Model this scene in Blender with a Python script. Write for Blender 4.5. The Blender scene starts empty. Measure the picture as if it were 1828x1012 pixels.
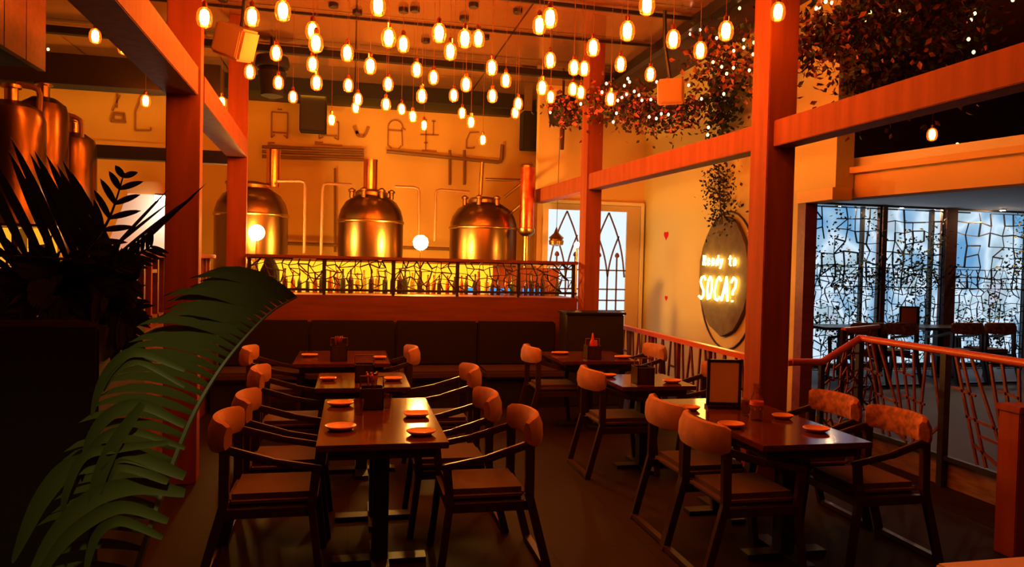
import bpy, bmesh, math, random
from mathutils import Vector, Matrix
random.seed(7)
PI = math.pi
C = bpy.context.scene.collection
SC = bpy.context.scene
# ------------------------------------------------------------------ camera
F, H = 1300.0, 1.72
def ray(px, py): return Vector((px - 914, -(py - 506), -F)).normalized()
def hy(x): return 465.5 + (x - 629) * .023
UP = ray(1828, hy(1828)).cross(ray(0, hy(0)))
UP.normalize()
if UP.y < 0: UP = -UP
YA = ray(629, 465.5); YA = (YA - UP * YA.dot(UP)).normalized()
XA = YA.cross(UP)
R = Matrix((XA, YA, UP))                     # camera coords -> world coords
cd = bpy.data.cameras.new('camera'); cam = bpy.data.objects.new('camera', cd); C.objects.link(cam)
cd.sensor_width = 36; cd.lens = 36 * F / 1828; cd.clip_start = .02
cam.matrix_world = Matrix.Translation((0, 0, H)) @ R.to_4x4()
SC.camera = cam
def on_z(px, py, z):
    d = R @ ray(px, py); return d * ((z - H) / d.z) + Vector((0, 0, H))
def on_y(px, py, y):
    d = R @ ray(px, py); return d * (y / d.y) + Vector((0, 0, H))
def on_x(px, py, x):
    d = R @ ray(px, py); return d * (x / d.x) + Vector((0, 0, H))
# ------------------------------------------------------------------ world, exposure
SC.view_settings.view_transform = 'Standard'; SC.view_settings.look = 'None'
SC.view_settings.gamma = 1; SC.view_settings.use_curve_mapping = False
SC.view_settings.exposure = 0
w = bpy.data.worlds.new('world'); SC.world = w; w.use_nodes = True
w.node_tree.nodes['Background'].inputs[0].default_value = (.03, .008, .003, 1)
w.node_tree.nodes['Background'].inputs[1].default_value = .12
BULB = 200.0                                  # radiance of a bulb filament
BULB_RGB = (1, .235, .03)
NEON = 26.0
# ------------------------------------------------------------------ materials
def mat(name, col, rough=.6, metal=0, emit=None, es=0, noise=None, spec=.5, bump=0):
    m = bpy.data.materials.new(name); m.use_nodes = True; nt = m.node_tree
    b = nt.nodes['Principled BSDF']
    b.inputs['Base Color'].default_value = (*col, 1); b.inputs['Roughness'].default_value = rough
    b.inputs['Metallic'].default_value = metal; b.inputs['Specular IOR Level'].default_value = spec
    if emit:
        b.inputs['Emission Color'].default_value = (*emit, 1); b.inputs['Emission Strength'].default_value = es
    if noise:                                  # (scale xyz, second colour, detail)
        sc, c2, de = noise
        tc = nt.nodes.new('ShaderNodeTexCoord'); mp = nt.nodes.new('ShaderNodeMapping'); mp.inputs['Scale'].default_value = sc
        nz = nt.nodes.new('ShaderNodeTexNoise'); nz.inputs['Scale'].default_value = 1; nz.inputs['Detail'].default_value = de
        rp = nt.nodes.new('ShaderNodeValToRGB'); rp.color_ramp.elements[0].position = .35; rp.color_ramp.elements[1].position = .65
        rp.color_ramp.elements[0].color = (*col, 1); rp.color_ramp.elements[1].color = (*c2, 1)
        nt.links.new(tc.outputs['Object'], mp.inputs[0]); nt.links.new(mp.outputs[0], nz.inputs['Vector'])
        nt.links.new(nz.outputs['Fac'], rp.inputs[0]); nt.links.new(rp.outputs[0], b.inputs['Base Color'])
        if bump:
            bp = nt.nodes.new('ShaderNodeBump'); bp.inputs['Strength'].default_value = bump; bp.inputs['Distance'].default_value = .01
            nt.links.new(nz.outputs['Fac'], bp.inputs['Height']); nt.links.new(bp.outputs[0], b.inputs['Normal'])
    return m
def emis(name, col, s):
    m = bpy.data.materials.new(name); m.use_nodes = True; nt = m.node_tree; nt.nodes.clear()
    e = nt.nodes.new('ShaderNodeEmission'); o = nt.nodes.new('ShaderNodeOutputMaterial')
    e.inputs[0].default_value = (*col, 1); e.inputs[1].default_value = s
    nt.links.new(e.outputs[0], o.inputs[0]); return m
def glassy(name, tint, gloss=.1, em=None, es=0):
    m = bpy.data.materials.new(name); m.use_nodes = True; nt = m.node_tree; nt.nodes.clear()
    t = nt.nodes.new('ShaderNodeBsdfTransparent'); t.inputs[0].default_value = (*tint, 1)
    g = nt.nodes.new('ShaderNodeBsdfGlossy'); g.inputs['Roughness'].default_value = .05
    x = nt.nodes.new('ShaderNodeMixShader'); x.inputs[0].default_value = gloss
    o = nt.nodes.new('ShaderNodeOutputMaterial')
    nt.links.new(t.outputs[0], x.inputs[1]); nt.links.new(g.outputs[0], x.inputs[2]); last = x
    if em:
        e = nt.nodes.new('ShaderNodeEmission'); e.inputs[0].default_value = (*em, 1); e.inputs[1].default_value = es
        a = nt.nodes.new('ShaderNodeAddShader'); nt.links.new(x.outputs[0], a.inputs[0]); nt.links.new(e.outputs[0], a.inputs[1]); last = a
    nt.links.new(last.outputs[0], o.inputs[0]); return m
def brick(name, c1, c2, mortar, rough, w_, h_, ms=.01, spec=.5, noise=False, scale=1):
    m = bpy.data.materials.new(name); m.use_nodes = True; nt = m.node_tree; b = nt.nodes['Principled BSDF']
    tc = nt.nodes.new('ShaderNodeTexCoord'); br = nt.nodes.new('ShaderNodeTexBrick')
    br.offset = 0; br.inputs['Color1'].default_value = (*c1, 1); br.inputs['Color2'].default_value = (*c2, 1)
    br.inputs['Mortar'].default_value = (*mortar, 1); br.inputs['Scale'].default_value = scale
    br.inputs['Brick Width'].default_value = w_; br.inputs['Row Height'].default_value = h_; br.inputs['Mortar Size'].default_value = ms
    nt.links.new(tc.outputs['Object'], br.inputs['Vector']); nt.links.new(br.outputs['Color'], b.inputs['Base Color'])
    b.inputs['Roughness'].default_value = rough; b.inputs['Specular IOR Level'].default_value = spec
    if noise:
        nz = nt.nodes.new('ShaderNodeTexNoise'); nz.inputs['Scale'].default_value = 1.3; nz.inputs['Detail'].default_value = 0
        bp = nt.nodes.new('ShaderNodeBump'); bp.inputs['Strength'].default_value = .35; bp.inputs['Distance'].default_value = .06
        nt.links.new(tc.outputs['Object'], nz.inputs['Vector']); nt.links.new(nz.outputs['Fac'], bp.inputs['Height']); nt.links.new(bp.outputs[0], b.inputs['Normal'])
    return m
WOOD = mat('pine post wood', (.27, .070, .026), .7, spec=.2, noise=((14, 14, 1.2), (.21, .050, .018), 4))
WOOD_RED = mat('red stained wood', (.17, .040, .018), .5, noise=((2, 20, 20), (.12, .028, .013), 3))
HANDRAIL = mat('polished red handrail', (.55, .12, .05), .3)
DARKWOOD = mat('dark chair wood', (.045, .02, .012), .35, noise=((20, 20, 3), (.03, .013, .008), 3))
TABLEWOOD = mat('varnished table wood', (.10, .026, .010), .13, spec=.26, noise=((30, 3, 3), (.075, .018, .007), 4))
BLACK = mat('black metal', (.012, .010, .009), .45)
BLACKBOX = mat('matt black cabinet', (.008, .005, .004), .8)
LEATHER = mat('black leather', (.010, .006, .005), .6, spec=.25)
SEATLEATHER = mat('bench seat leather', (.05, .025, .015), .6, spec=.3)
FABRIC = mat('tan chair fabric', (.46, .23, .13), .85, noise=((9, 9, 9), (.36, .17, .09), 3), bump=.3)
FABRIC_V = mat('marbled chair fabric', (.46, .17, .09), .85, noise=((22, 22, 22), (.16, .06, .035), 6), bump=.3)
SEATFAB = mat('brown seat fabric', (.085, .045, .028), .9)
CREAM = mat('cream wall paint', (.72, .50, .20), .75)
WALLB = mat('brewery wall paint', (.56, .35, .10), .7)
SIGNW = mat('sign wall paint', (.56, .48, .17), .7)
TRIM = mat('painted trim', (.62, .47, .28), .5)
FLOOR = brick('dark floor tile', (.022, .009, .006), (.018, .007, .005), (.009, .005, .004), .65, .6, .6, .006, spec=.10)
CEIL = brick('glossy ceiling panel', (.31, .14, .058), (.26, .115, .05), (.05, .018, .008), .16, 1.9, 1.25, .012, spec=.9, noise=True)
CEIL.node_tree.nodes['Principled BSDF'].inputs['Metallic'].default_value = .35
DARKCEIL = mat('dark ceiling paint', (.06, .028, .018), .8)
INK = mat('mural ink', (.26, .11, .035), .8)
STEEL = mat('brushed tank steel', (.21, .115, .042), .28, 1)
COPPER = mat('polished copper', (.86, .33, .14), .22, 1)
COPPER_RED = mat('hammered copper', (.86, .16, .06), .33, 1, noise=((9, 9, 9), (.62, .08, .03), 3), bump=.5)
BRASS = mat('brass pipe', (.42, .24, .09), .3, 1)
PIPE = mat('painted pipe', (.17, .07, .025), .5)
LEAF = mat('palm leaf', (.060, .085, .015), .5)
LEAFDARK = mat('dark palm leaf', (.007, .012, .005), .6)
IVY = mat('ivy leaf', (.022, .042, .010), .7)
AUTUMN = mat('red garland leaf', (.085, .018, .007), .7)
GOLDLEAF = mat('golden garland leaf', (.40, .12, .03), .6)
PETAL = mat('pink petal', (.75, .16, .12), .7)
BARK = mat('stem bark', (.05, .03, .015), .8)
BEIGE = mat('beige speaker shell', (.42, .26, .14), .6)
PAPER = mat('menu paper', (.85, .60, .42), .6)
PLATE = mat('terracotta plate', (.62, .27, .12), .4)
GLASS = glassy('clear glass', (.9, .85, .8), .12)
WATER = glassy('water glass', (.75, .6, .5), .2)
KETCHUP = mat('red sauce', (.6, .03, .01), .3)
BULBGLASS = glassy('amber bulb glass', (1, .72, .38), .06, (1, .17, .008), .62)
FIL = emis('bulb filament', BULB_RGB, BULB)
LAMP = emis('globe lamp glow', (1, .46, .08), 620)
FAIRY = emis('fairy light glow', (1, .45, .25), 14)
FAIRYW = emis('warm fairy light glow', (1, .5, .12), 12)
NEONM = emis('neon tube glow', (1, .52, .09), NEON)
DISC = mat('woven disc', (.14, .115, .05), .8, noise=((10, 10, 10), (.10, .08, .035), 3))
DAY = emis('daylight glass', (.62, .78, 1), 1.25)
DAY2 = emis('door daylight glass', (.80, .92, .97), 1.05)
HEART = mat('red paint', (.55, .003, .004), .7, spec=.1)
STONE = mat('timber riser', (.20, .12, .085), .6, noise=((3, 6, 40), (.12, .065, .045), 4))
# window glass with the pale street behind it
def street():
    m = bpy.data.materials.new('window with the street behind'); m.use_nodes = True; nt = m.node_tree; nt.nodes.clear()
    tc = nt.nodes.new('ShaderNodeTexCoord'); mp = nt.nodes.new('ShaderNodeMapping'); mp.inputs['Scale'].default_value = (1.1, 1, .9)
    v = nt.nodes.new('ShaderNodeTexNoise'); v.inputs['Scale'].default_value = 1.6; v.inputs['Detail'].default_value = 1.5
    r = nt.nodes.new('ShaderNodeValToRGB'); cr = r.color_ramp
    cr.elements[0].position = .30; cr.elements[0].color = (.08, .21, .38, 1)
    cr.elements[1].position = .70; cr.elements[1].color = (.30, .34, .42, 1)
    for p, c in ((.42, (.20, .32, .44, 1)), (.50, (.40, .50, .60, 1)), (.60, (.22, .32, .38, 1))):
        e = cr.elements.new(p); e.color = c
    em = nt.nodes.new('ShaderNodeEmission'); em.inputs[1].default_value = 1.75; o = nt.nodes.new('ShaderNodeOutputMaterial')
    nt.links.new(tc.outputs['Object'], mp.inputs[0]); nt.links.new(mp.outputs[0], v.inputs['Vector']); nt.links.new(v.outputs['Fac'], r.inputs[0])
    nt.links.new(r.outputs[0], em.inputs[0]); nt.links.new(em.outputs[0], o.inputs[0]); return m
STREET = street()
# ------------------------------------------------------------------ mesh helpers
class M:
    def __init__(s): s.v = []; s.f = []
    def add(s, vs, fs):
        o = len(s.v); s.v += [Vector(p) for p in vs]; s.f += [tuple(i + o for i in q) for q in fs]; return s
    def box(s, a, b, bev=0):
        x0, y0, z0 = (min(a[i], b[i]) for i in range(3)); x1, y1, z1 = (max(a[i], b[i]) for i in range(3))
        return s.add([(x0,y0,z0),(x1,y0,z0),(x1,y1,z0),(x0,y1,z0),(x0,y0,z1),(x1,y0,z1),(x1,y1,z1),(x0,y1,z1)],
                     [(0,3,2,1),(4,5,6,7),(0,1,5,4),(1,2,6,5),(2,3,7,6),(3,0,4,7)])
    def beam(s, p, q, wd, ht, up=(0, 0, 1)):          # bar of rectangular section
        p, q = Vector(p), Vector(q); d = (q - p).normalized(); u = Vector(up)
        if abs(d.dot(u)) > .97: u = Vector((0, 1, 0))
        r = d.cross(u).normalized(); u = r.cross(d).normalized(); vs = []
        for c in (p, q):
            for a, b in ((-1,-1),(1,-1),(1,1),(-1,1)): vs.append(c + r * a * wd / 2 + u * b * ht / 2)
        return s.add(vs, [(0,3,2,1),(4,5,6,7),(0,1,5,4),(1,2,6,5),(2,3,7,6),(3,0,4,7)])
    def tube(s, pts, r, n=8, cap=True):
        pts = [Vector(p) for p in pts]; vs = []; k = len(pts)
        rs = r if isinstance(r, (list, tuple)) else [r] * k
        pu = None
        for i, p in enumerate(pts):
            d = (pts[min(i+1, k-1)] - pts[max(i-1, 0)]).normalized()
            if pu is None: pu = Vector((0,0,1)) if abs(d.z) < .9 else Vector((1,0,0))
            a = d.cross(pu).normalized(); pu = a.cross(d).normalized()
            for j in range(n):
                t = 2*PI*j/n; vs.append(p + a*math.cos(t)*rs[i] + pu*math.sin(t)*rs[i])
        fs = [(i*n+j, i*n+(j+1)%n, (i+1)*n+(j+1)%n, (i+1)*n+j) for i in range(k-1) for j in range(n)]
        if cap: fs += [tuple(range(n))[::-1], tuple(range((k-1)*n, k*n))]
        return s.add(vs, fs)
    def lathe(s, prof, c, n=24):                       # prof: (radius, z)
        c = Vector(c); vs = []; k = len(prof)
        for r, z in prof:
            for j in range(n):
                t = 2*PI*j/n; vs.append(c + Vector((r*math.cos(t), r*math.sin(t), z)))
        fs = [(i*n+j, i*n+(j+1)%n, (i+1)*n+(j+1)%n, (i+1)*n+j) for i in range(k-1) for j in range(n)]
        fs += [tuple(range(n))[::-1], tuple(range((k-1)*n, k*n))]
        return s.add(vs, fs)
    def prism(s, poly, vec):                           # 3D polygon extruded by vec
        n = len(poly); poly = [Vector(p) for p in poly]; v = Vector(vec)
        return s.add(poly + [p + v for p in poly], [tuple(range(n))[::-1], tuple(range(n, 2*n))] + [(i, (i+1)%n, n+(i+1)%n, n+i) for i in range(n)])
    def build(s, name, m, parent=None, loc=None, smooth=False, bevel=0, org=None):
        me = bpy.data.meshes.new(name); off = Vector((0,0,0))
        if org is not None: off = Vector(org)          # world-coordinate mesh under an Empty at org
        elif loc is not None: off = Vector(loc)
        me.from_pydata([tuple(v - off) for v in s.v], [], s.f)
        bm = bmesh.new(); bm.from_mesh(me); bmesh.ops.recalc_face_normals(bm, faces=bm.faces)
        if bevel: bmesh.ops.bevel(bm, geom=[e for e in bm.edges if e.is_manifold], offset=bevel, segments=2, affect='EDGES')
        bm.to_mesh(me); bm.free()
        me.materials.append(m)
        if smooth:
            for p in me.polygons: p.use_smooth = True
            try: me.set_sharp_from_angle(angle=.7)
            except Exception: pass
        o = bpy.data.objects.new(name, me); C.objects.link(o)
        if parent: o.parent = parent
        elif loc is not None: o.location = loc
        return o
def tag(o, label, cat, group=None, kind=None):
    o['label'] = label; o['category'] = cat
    if group: o['group'] = group
    if kind: o['kind'] = kind
    return o
def empty(name, loc, label, cat, group=None, rz=0):
    o = bpy.data.objects.new(name, None); C.objects.link(o); o.location = loc; o.rotation_euler = (0, 0, rz); o.empty_display_size = .05
    return tag(o, label, cat, group)
def struct(name, mb, m, loc=(0, 0, 0), **k):
    o = mb.build(name, m, None, None, **k); o['kind'] = 'structure'; return o
def children(o): return [c for c in ALLC if c.parent == o]
def copy_tree(o, parent=None):
    c = o.copy(); C.objects.link(c)
    if parent: c.parent = parent
    for ch in list(o.children): copy_tree(ch, c)
    return c
def clone(o, loc, rz=0, label=None, group=None):
    c = copy_tree(o); c.location = loc; c.rotation_euler = (0, 0, rz)
    if label: c['label'] = label
    if group: c['group'] = group
    return c
# ------------------------------------------------------------------ the setting
struct('floor', M().box((-7, -2.5, -.1), (11.5, 13.6, 0)), FLOOR)
struct('ceiling', M().box((-6.5, -2.5, 4.6), (3.82, 13.5, 4.75)), CEIL)
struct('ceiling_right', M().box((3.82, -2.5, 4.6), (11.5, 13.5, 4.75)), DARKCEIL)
struct('trim_1', M().box((3.74, -2.5, 4.47), (3.84, 11.3, 4.6)), BLACK)
struct('wall_back', M().box((-6.5, 13.3, 0), (4.9, 13.5, 4.6)), WALLB)
struct('trim_2', M().box((-6.4, 13.12, 4.44), (2.8, 13.3, 4.6)), BLACK)
struct('wall_left', M().box((-6.7, -2.5, 0), (-6.5, 13.5, 4.6)), CREAM)
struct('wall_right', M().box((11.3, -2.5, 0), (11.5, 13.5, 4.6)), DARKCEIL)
struct('wall_door', M().box((2.88, 11.34, 0), (4.8, 11.5, 4.6)), CREAM)
struct('wall_sign', M().box((4.7, 7.0, 0), (4.82, 11.34, 4.6)).box((4.7, 6.44, 2.56), (4.9, 7.0, 4.6)), SIGNW)
struct('wall_near', M().box((-6.5, -2.7, 0), (11.3, -2.5, 4.6)), DARKCEIL)
# upper void on the right, behind the lintel
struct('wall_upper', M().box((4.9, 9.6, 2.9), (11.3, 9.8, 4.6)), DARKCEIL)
struct('ceiling_side_room', M().prism([(4.93, 6.68, 2.78), (5.40, 4.75, 2.78), (11.3, 3.2, 2.78), (11.3, 10.36, 2.78), (4.93, 10.36, 2.78)], (0, 0, .1)), mat('side room ceiling', (.75, .74, .72), .8))
struct('floor_side_room', M().box((4.76, 3.0, 0), (11.3, 10.36, .18)), mat('side room floor', (.045, .016, .009), .6))
struct('trim_3', M().box((4.735, 3.0, 0), (4.76, 6.85, .22)), STONE)
struct('wall_back_side_room', M().box((4.9, 10.36, .18), (11.3, 10.46, 2.78)).box((4.9, 10.2, .18), (6.8, 10.35, 2.78)), DARKCEIL)
# lintel and columns of the opening
A1, A2 = Vector((4.86, 6.72, 0)), Vector((5.36, 4.50, 0))
lint = M().prism([A1 + Vector((0,0,2.47)), A2 + Vector((0,0,2.47)), A2 + Vector((.22,.05,2.47)), A1 + Vector((.22,.05,2.47))], (0, 0, .24))
lint.prism([A1 + Vector((-.07,0,2.71)), A2 + Vector((-.07,0,2.71)), A2 + Vector((.25,.05,2.71)), A1 + Vector((.25,.05,2.71))], (0, 0, .06))
struct('trim_4', lint, CREAM)
struct('trim_5', M().box((4.66, 6.86, 0), (4.80, 7.0, 2.44)), WOOD_RED)
struct('trim_6', M().box((5.28, 4.3, 0), (5.7, 4.66, 2.47)), CREAM)
struct('trim_7', M().box((4.64, 6.40, 2.44), (4.86, 7.0, 2.56)), CREAM)
# far left: low partition wall under the left railing
struct('wall_low_left', M().box((-1.72, 4.6, 0), (-1.56, 9.4, 1.15)), WOOD_RED)
# posts and beams ---------------------------------------------------
def post(x, y, z1, s, label, z0=0, rz=.10):
    o = M().box((-s/2, -s/2, 0), (s/2, s/2, z1 - z0)).build('timber_post', WOOD, None, None, bevel=.006)
    o.location = (x, y, z0); o.rotation_euler = (0, 0, rz)
    return tag(o, label, 'post', 'square pine posts of the timber frame')
post(-1.26, 5.97, 4.6, .235, 'square pine post at left beside the palm, nearest left upright')
post(-1.37, 9.32, 4.6, .22, 'pine post at the left end of the back balcony railing')
post(3.00, 9.02, 4.6, .21, 'slim pine post in front of the arched glass door')
post(3.235, 5.22, 4.6, .245, 'thick pine post behind the right table with the menu stand', rz=.0)
def beam(a, b, wd, ht, m, label):
    a, b = Vector(a), Vector(b); mid = (a + b) / 2
    o = M().beam(a, b, wd, ht).build('timber_beam' if m == WOOD else 'steel_beam', m, None, mid, bevel=.005)
    return tag(o, label, 'beam')
beam((-1.20, 2.0, 3.03), (-1.26, 5.84, 3.03), .235, .21, WOOD, 'near length of the left pine beam running overhead to the near left post')
beam((-1.265, 6.10, 3.03), (-1.365, 9.20, 3.03), .235, .21, WOOD, 'far length of the left pine beam between the two left posts')
beam((3.32, 2.2, 2.775), (3.24, 5.09, 2.775), .17, .20, WOOD, 'nearest length of the right pine beam reaching the frame edge')
beam((3.23, 5.35, 2.785), (3.01, 8.90, 2.80), .17, .20, WOOD, 'middle length of the right pine beam between thick post and slim post')
beam((2.99, 9.14, 2.80), (2.86, 11.25, 2.80), .17, .20, WOOD, 'far length of the right pine beam between slim post and door wall')
beam((-6.4, 9.0, 3.74), (-1.50, 9.0, 3.74), .3, .33, BLACKBOX, 'deep dark beam high across the left side below the ceiling')
beam((-3.22, 9.9, 2.99), (-1.5, 9.9, 2.99), .15, .16, BLACKBOX, 'thin dark beam below the mural at left beside the steel tanks')
beam((-3.9, 10.2, 4.52), (3.72, 10.4, 4.52), .10, .09, BLACKBOX, 'black track crossing the ceiling parallel to the back wall')
beam((-3.9, 7.6, 4.56), (3.72, 7.75, 4.56), .04, .04, BLACKBOX, 'thin black ceiling track nearest the camera')
for i, yy_ in enumerate((5.2, 6.4, 8.9)):
    o = M().box((-3.9, yy_-.012, 4.572), (3.72, yy_+.012, 4.6)).build('cable_conduit', BLACKBOX, None, (0, yy_, 4.58)); tag(o, ('nearest', 'middle', 'farthest')[i] + ' of three thin dark conduits crossing the glossy ceiling', 'conduit')
# plank clad box top left
k = on_z(75, 122, 2.9)
bx = empty('ceiling_box', (k.x - .9, k.y - 1.2, 2.9), 'red plank clad box hanging from the ceiling at top left', 'bulkhead')
M().box((k.x - 1.8, k.y - 2.6, 2.9), (k.x - .02, k.y, 4.6)).build('core', BLACKBOX, bx, org=bx.location)
pb = M()
for i in range(9): pb.box((k.x - .02, k.y - .285*(i+1) + .01, 2.88), (k.x + .02, k.y - .285*i, 4.6))
pb.build('cladding', WOOD_RED, bx, org=bx.location)
# ------------------------------------------------------------------ booth bench and balcony railing
def booth():
    o = empty('booth_bench', (.6, 8.8, 0), 'long black leather booth bench along the back under the balcony', 'bench')
    g = o.location
    M().box((-1.5, 8.48, 0), (2.55, 9.0, .36)).build('plinth', BLACK, o, org=g)
    for i in range(4):
        x0 = -1.5 + i * 1.0125
        M().box((x0 + .005, 8.40, .36), (x0 + 1.008, 9.0, .46)).build('seat_cushion', SEATLEATHER, o, org=g, bevel=.025)
        M().box((x0 + .005, 8.92, .46), (x0 + 1.008, 9.06, 1.0)).build('back_cushion', LEATHER, o, org=g, bevel=.02)
booth()
e = empty('booth_end', (2.95, 8.75, 0), 'higher black corner block closing the right end of the booth', 'partition')
M().box((2.57, 8.50, 0), (3.30, 8.86, 1.13)).build('body', BLACKBOX, e, org=e.location, bevel=.01)
M().box((2.55, 8.48, 1.13), (3.32, 8.88, 1.155)).build('cap', LEATHER, e, org=e.location)
pw = M().box((-1.27, 9.10, .2), (2.88, 9.22, 1.30)).build('wood_parapet', WOOD_RED, None, (.8, 9.16, .2))
tag(pw, 'red stained wooden parapet above the booth carrying the back railing', 'parapet')
def net(mb, P, nx, ny, th, drop=.12, jit=.42, dia=.15, skip=None):
    """irregular branching lattice; P(u,v) maps the unit square to the place"""
    g = {}
    for i in range(nx+1):
        for j in range(ny+1):
            u = (i + (random.uniform(-jit, jit) if 0 < i < nx else 0)) / nx
            v = (j + (random.uniform(-jit, jit) if 0 < j < ny else 0)) / ny
            g[i, j] = P(u, v)
    for i in range(nx+1):
        for j in range(ny+1):
            for di, dj, pr in ((1,0,1-drop),(0,1,1-drop),(1,1,dia),(1,-1,dia)):
                if (i+di, j+dj) in g and random.random() < pr:
                    t = th * random.uniform(.55, 1.3); mb.beam(g[i,j], g[i+di,j+dj], t, t, (0, .3, 1))
def back_rail():
    o = empty('balcony_railing', (.8, 9.14, 1.3), 'dark balcony railing with branching metal lattice across the glowing bar', 'railing'); g = o.location
    M().box((-1.24, 9.09, 1.735), (2.88, 9.19, 1.775)).build('handrail', WOOD_RED, o, org=g, bevel=.006)
    M().box((-1.24, 9.125, 1.345), (2.88, 9.155, 1.37)).build('bottom_rail', BLACK, o, org=g)
    xs = [-1.2, -.33, .50, 1.30, 2.09, 2.83]
    for x in xs: M().box((x-.018, 9.12, 1.3), (x+.018, 9.16, 1.74)).build('baluster', BLACK, o, org=g)
    for a, b in zip(xs[:-1], xs[1:]):
        mb = M(); net(mb, lambda u, v: Vector((a+.02+(b-a-.04)*u, 9.14, 1.37+.36*v)), 9, 5, .011, .1)
        mb.build('lattice_panel', BLACK, o, org=g)
back_rail()
def left_rail():
    o = empty('side_railing', (-1.64, 7, 1.15), 'wooden side railing with upright slats on the low left partition', 'railing'); g = o.location
    M().box((-1.70, 5.2, 1.71), (-1.58, 9.2, 1.755)).build('handrail', WOOD, o, org=g, bevel=.006)
    M().box((-1.66, 5.2, 1.2), (-1.62, 9.2, 1.23)).build('bottom_rail', WOOD_RED, o, org=g)
    y = 5.25; i = 0
    while y < 9.1:
        M().box((-1.66, y, 1.15), (-1.62, y+.04, 1.71)).build('baluster', WOOD if i % 3 == 0 else WOOD_RED, o, org=g)
        if i % 2 == 0 and y + .25 < 9.2: M().box((-1.655, y+.04, 1.38 + .2*(i % 4 > 0)), (-1.625, y+.25, 1.41 + .2*(i % 4 > 0))).build('cross_bar', WOOD_RED, o, org=g)
        y += .21; i += 1
left_rail()
# right-hand rail running in depth in front of the sign wall
def side_rail():
    o = empty('ramp_railing', (3.54, 7.6, 0), 'low wooden ramp railing with forked balusters in front of the sign wall', 'railing'); g = o.location
    z = .95
    M().beam((3.53, 9.7, z-.025), (3.54, 5.98, z-.025), .07, .05).beam((3.54, 6.0, z-.025), (3.71, 5.60, z-.025), .07, .05).build('handrail', HANDRAIL, o, org=g)
    M().beam((3.53, 9.7, .12), (3.54, 6.0, .12), .03, .03).build('bottom_rail', BLACK, o, org=g)
    ys = [9.6 - .72*i for i in range(6)]
    for y in ys: M().box((3.515, y-.02, 0), (3.555, y+.02, z-.04)).build('post', WOOD_RED, o, org=g)
    for y in ys[:-1]:
        mb = M()
        for k_, (a, b, c, d) in enumerate(((.10,.92,.18,.12),(.30,.92,.22,.5),(.30,.92,.38,.5),(.52,.92,.44,.12),(.62,.92,.68,.4),(.66,.62,.50,.62),(.22,.5,.38,.5))):
            mb.beam((3.535, y-a, b), (3.535, y-c, d), .018, .022)
        mb.build('lattice_panel', WOOD_RED, o, org=g)
side_rail()
def fence():
    o = empty('platform_fence', (4.70, 5, 0), 'red handrail fence with slanted bars on the edge of the raised platform', 'railing'); g = o.location
    X = 4.70; zt = 1.10
    M().tube([(X, 3.0, zt), (X, 6.02, zt)], .032, 10).tube([(X, 6.0, zt), (4.10, 5.72, .915)], .032, 10).tube([(4.10, 5.72, .915), (3.72, 5.62, .93)], .032, 10).build('handrail', HANDRAIL, o, org=g, smooth=True)
    M().box((X-.02, 3.0, .225), (X+.02, 6.0, .26)).build('bottom_rail', BLACK, o, org=g)
    ys = [6.0, 4.98, 3.98, 3.1]
    for y in ys: M().box((X-.028, y-.028, 0), (X+.028, y+.028, zt-.02)).build('post', BLACK, o, org=g)
    M().box((4.08, 5.70, 0), (4.12, 5.74, .9)).build('post', BLACK, o, org=g)
    for a, b in zip(ys[:-1], ys[1:]):
        mb = M(); L = a - b
        for (u0, v0, u1, v1) in ((.10,1,.34,.02),(.16,1,.42,.02),(.25,1,.52,.30),(.42,.98,.60,.05),(.52,1,.70,.02),(.66,.98,.70,.30),(.08,.7,.30,.66),(.22,.45,.50,.40),(.36,.30,.60,.26),(.5,.75,.68,.72),(.80,1,.74,.02),(.86,1,.98,.3),(.74,.02,.98,.3),(.30,.2,.62,.02),(.55,.5,.8,.46)):
            mb.beam((X, a - u0*L, .25+.82*v0), (X, a - u1*L, .25+.82*v1), .016, .02)
        mb.build('lattice_panel', WOOD_RED, o, org=g)
    mb = M(); net(mb, lambda u, v: Vector((X + (4.10-X)*u, 6.0 - .28*u, .28 + (.79 - .185*u)*v)), 6, 7, .014, .1); mb.build('lattice_panel', WOOD_RED, o, org=g)
fence()
o = empty('landing_railing', (5.2, 6.75, .18), 'short red handrail with branching lattice behind the fence beside the bright window', 'railing')
p0, p1 = Vector((4.98, 6.62, 1.12)), Vector((5.75, 7.05, 1.12))
M().tube([p0, p1], .028, 8).build('handrail', HANDRAIL, o, org=o.location)
M().beam(p0 - Vector((0,0,.92)), p0, .04, .04).build('post', BLACK, o, org=o.location); M().beam(p1 - Vector((0,0,.92)), p1, .04, .04).build('post', BLACK, o, org=o.location)
mb = M(); net(mb, lambda u, v: p0.lerp(p1, u) - Vector((0,0,.9*(1-v))), 6, 7, .014, .1); mb.build('lattice_panel', WOOD_RED, o, org=o.location)
nw = empty('newel_post', (4.02, 3.68, 0), 'square wooden newel post at the right edge of the floor', 'post')
M().box((-.075, -.075, 0), (.075, .075, .89)).build('shaft', WOOD, nw, bevel=.006); M().box((-.09, -.09, .89), (.09, .09, .93)).build('cap', WOOD, nw, bevel=.006)
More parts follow.
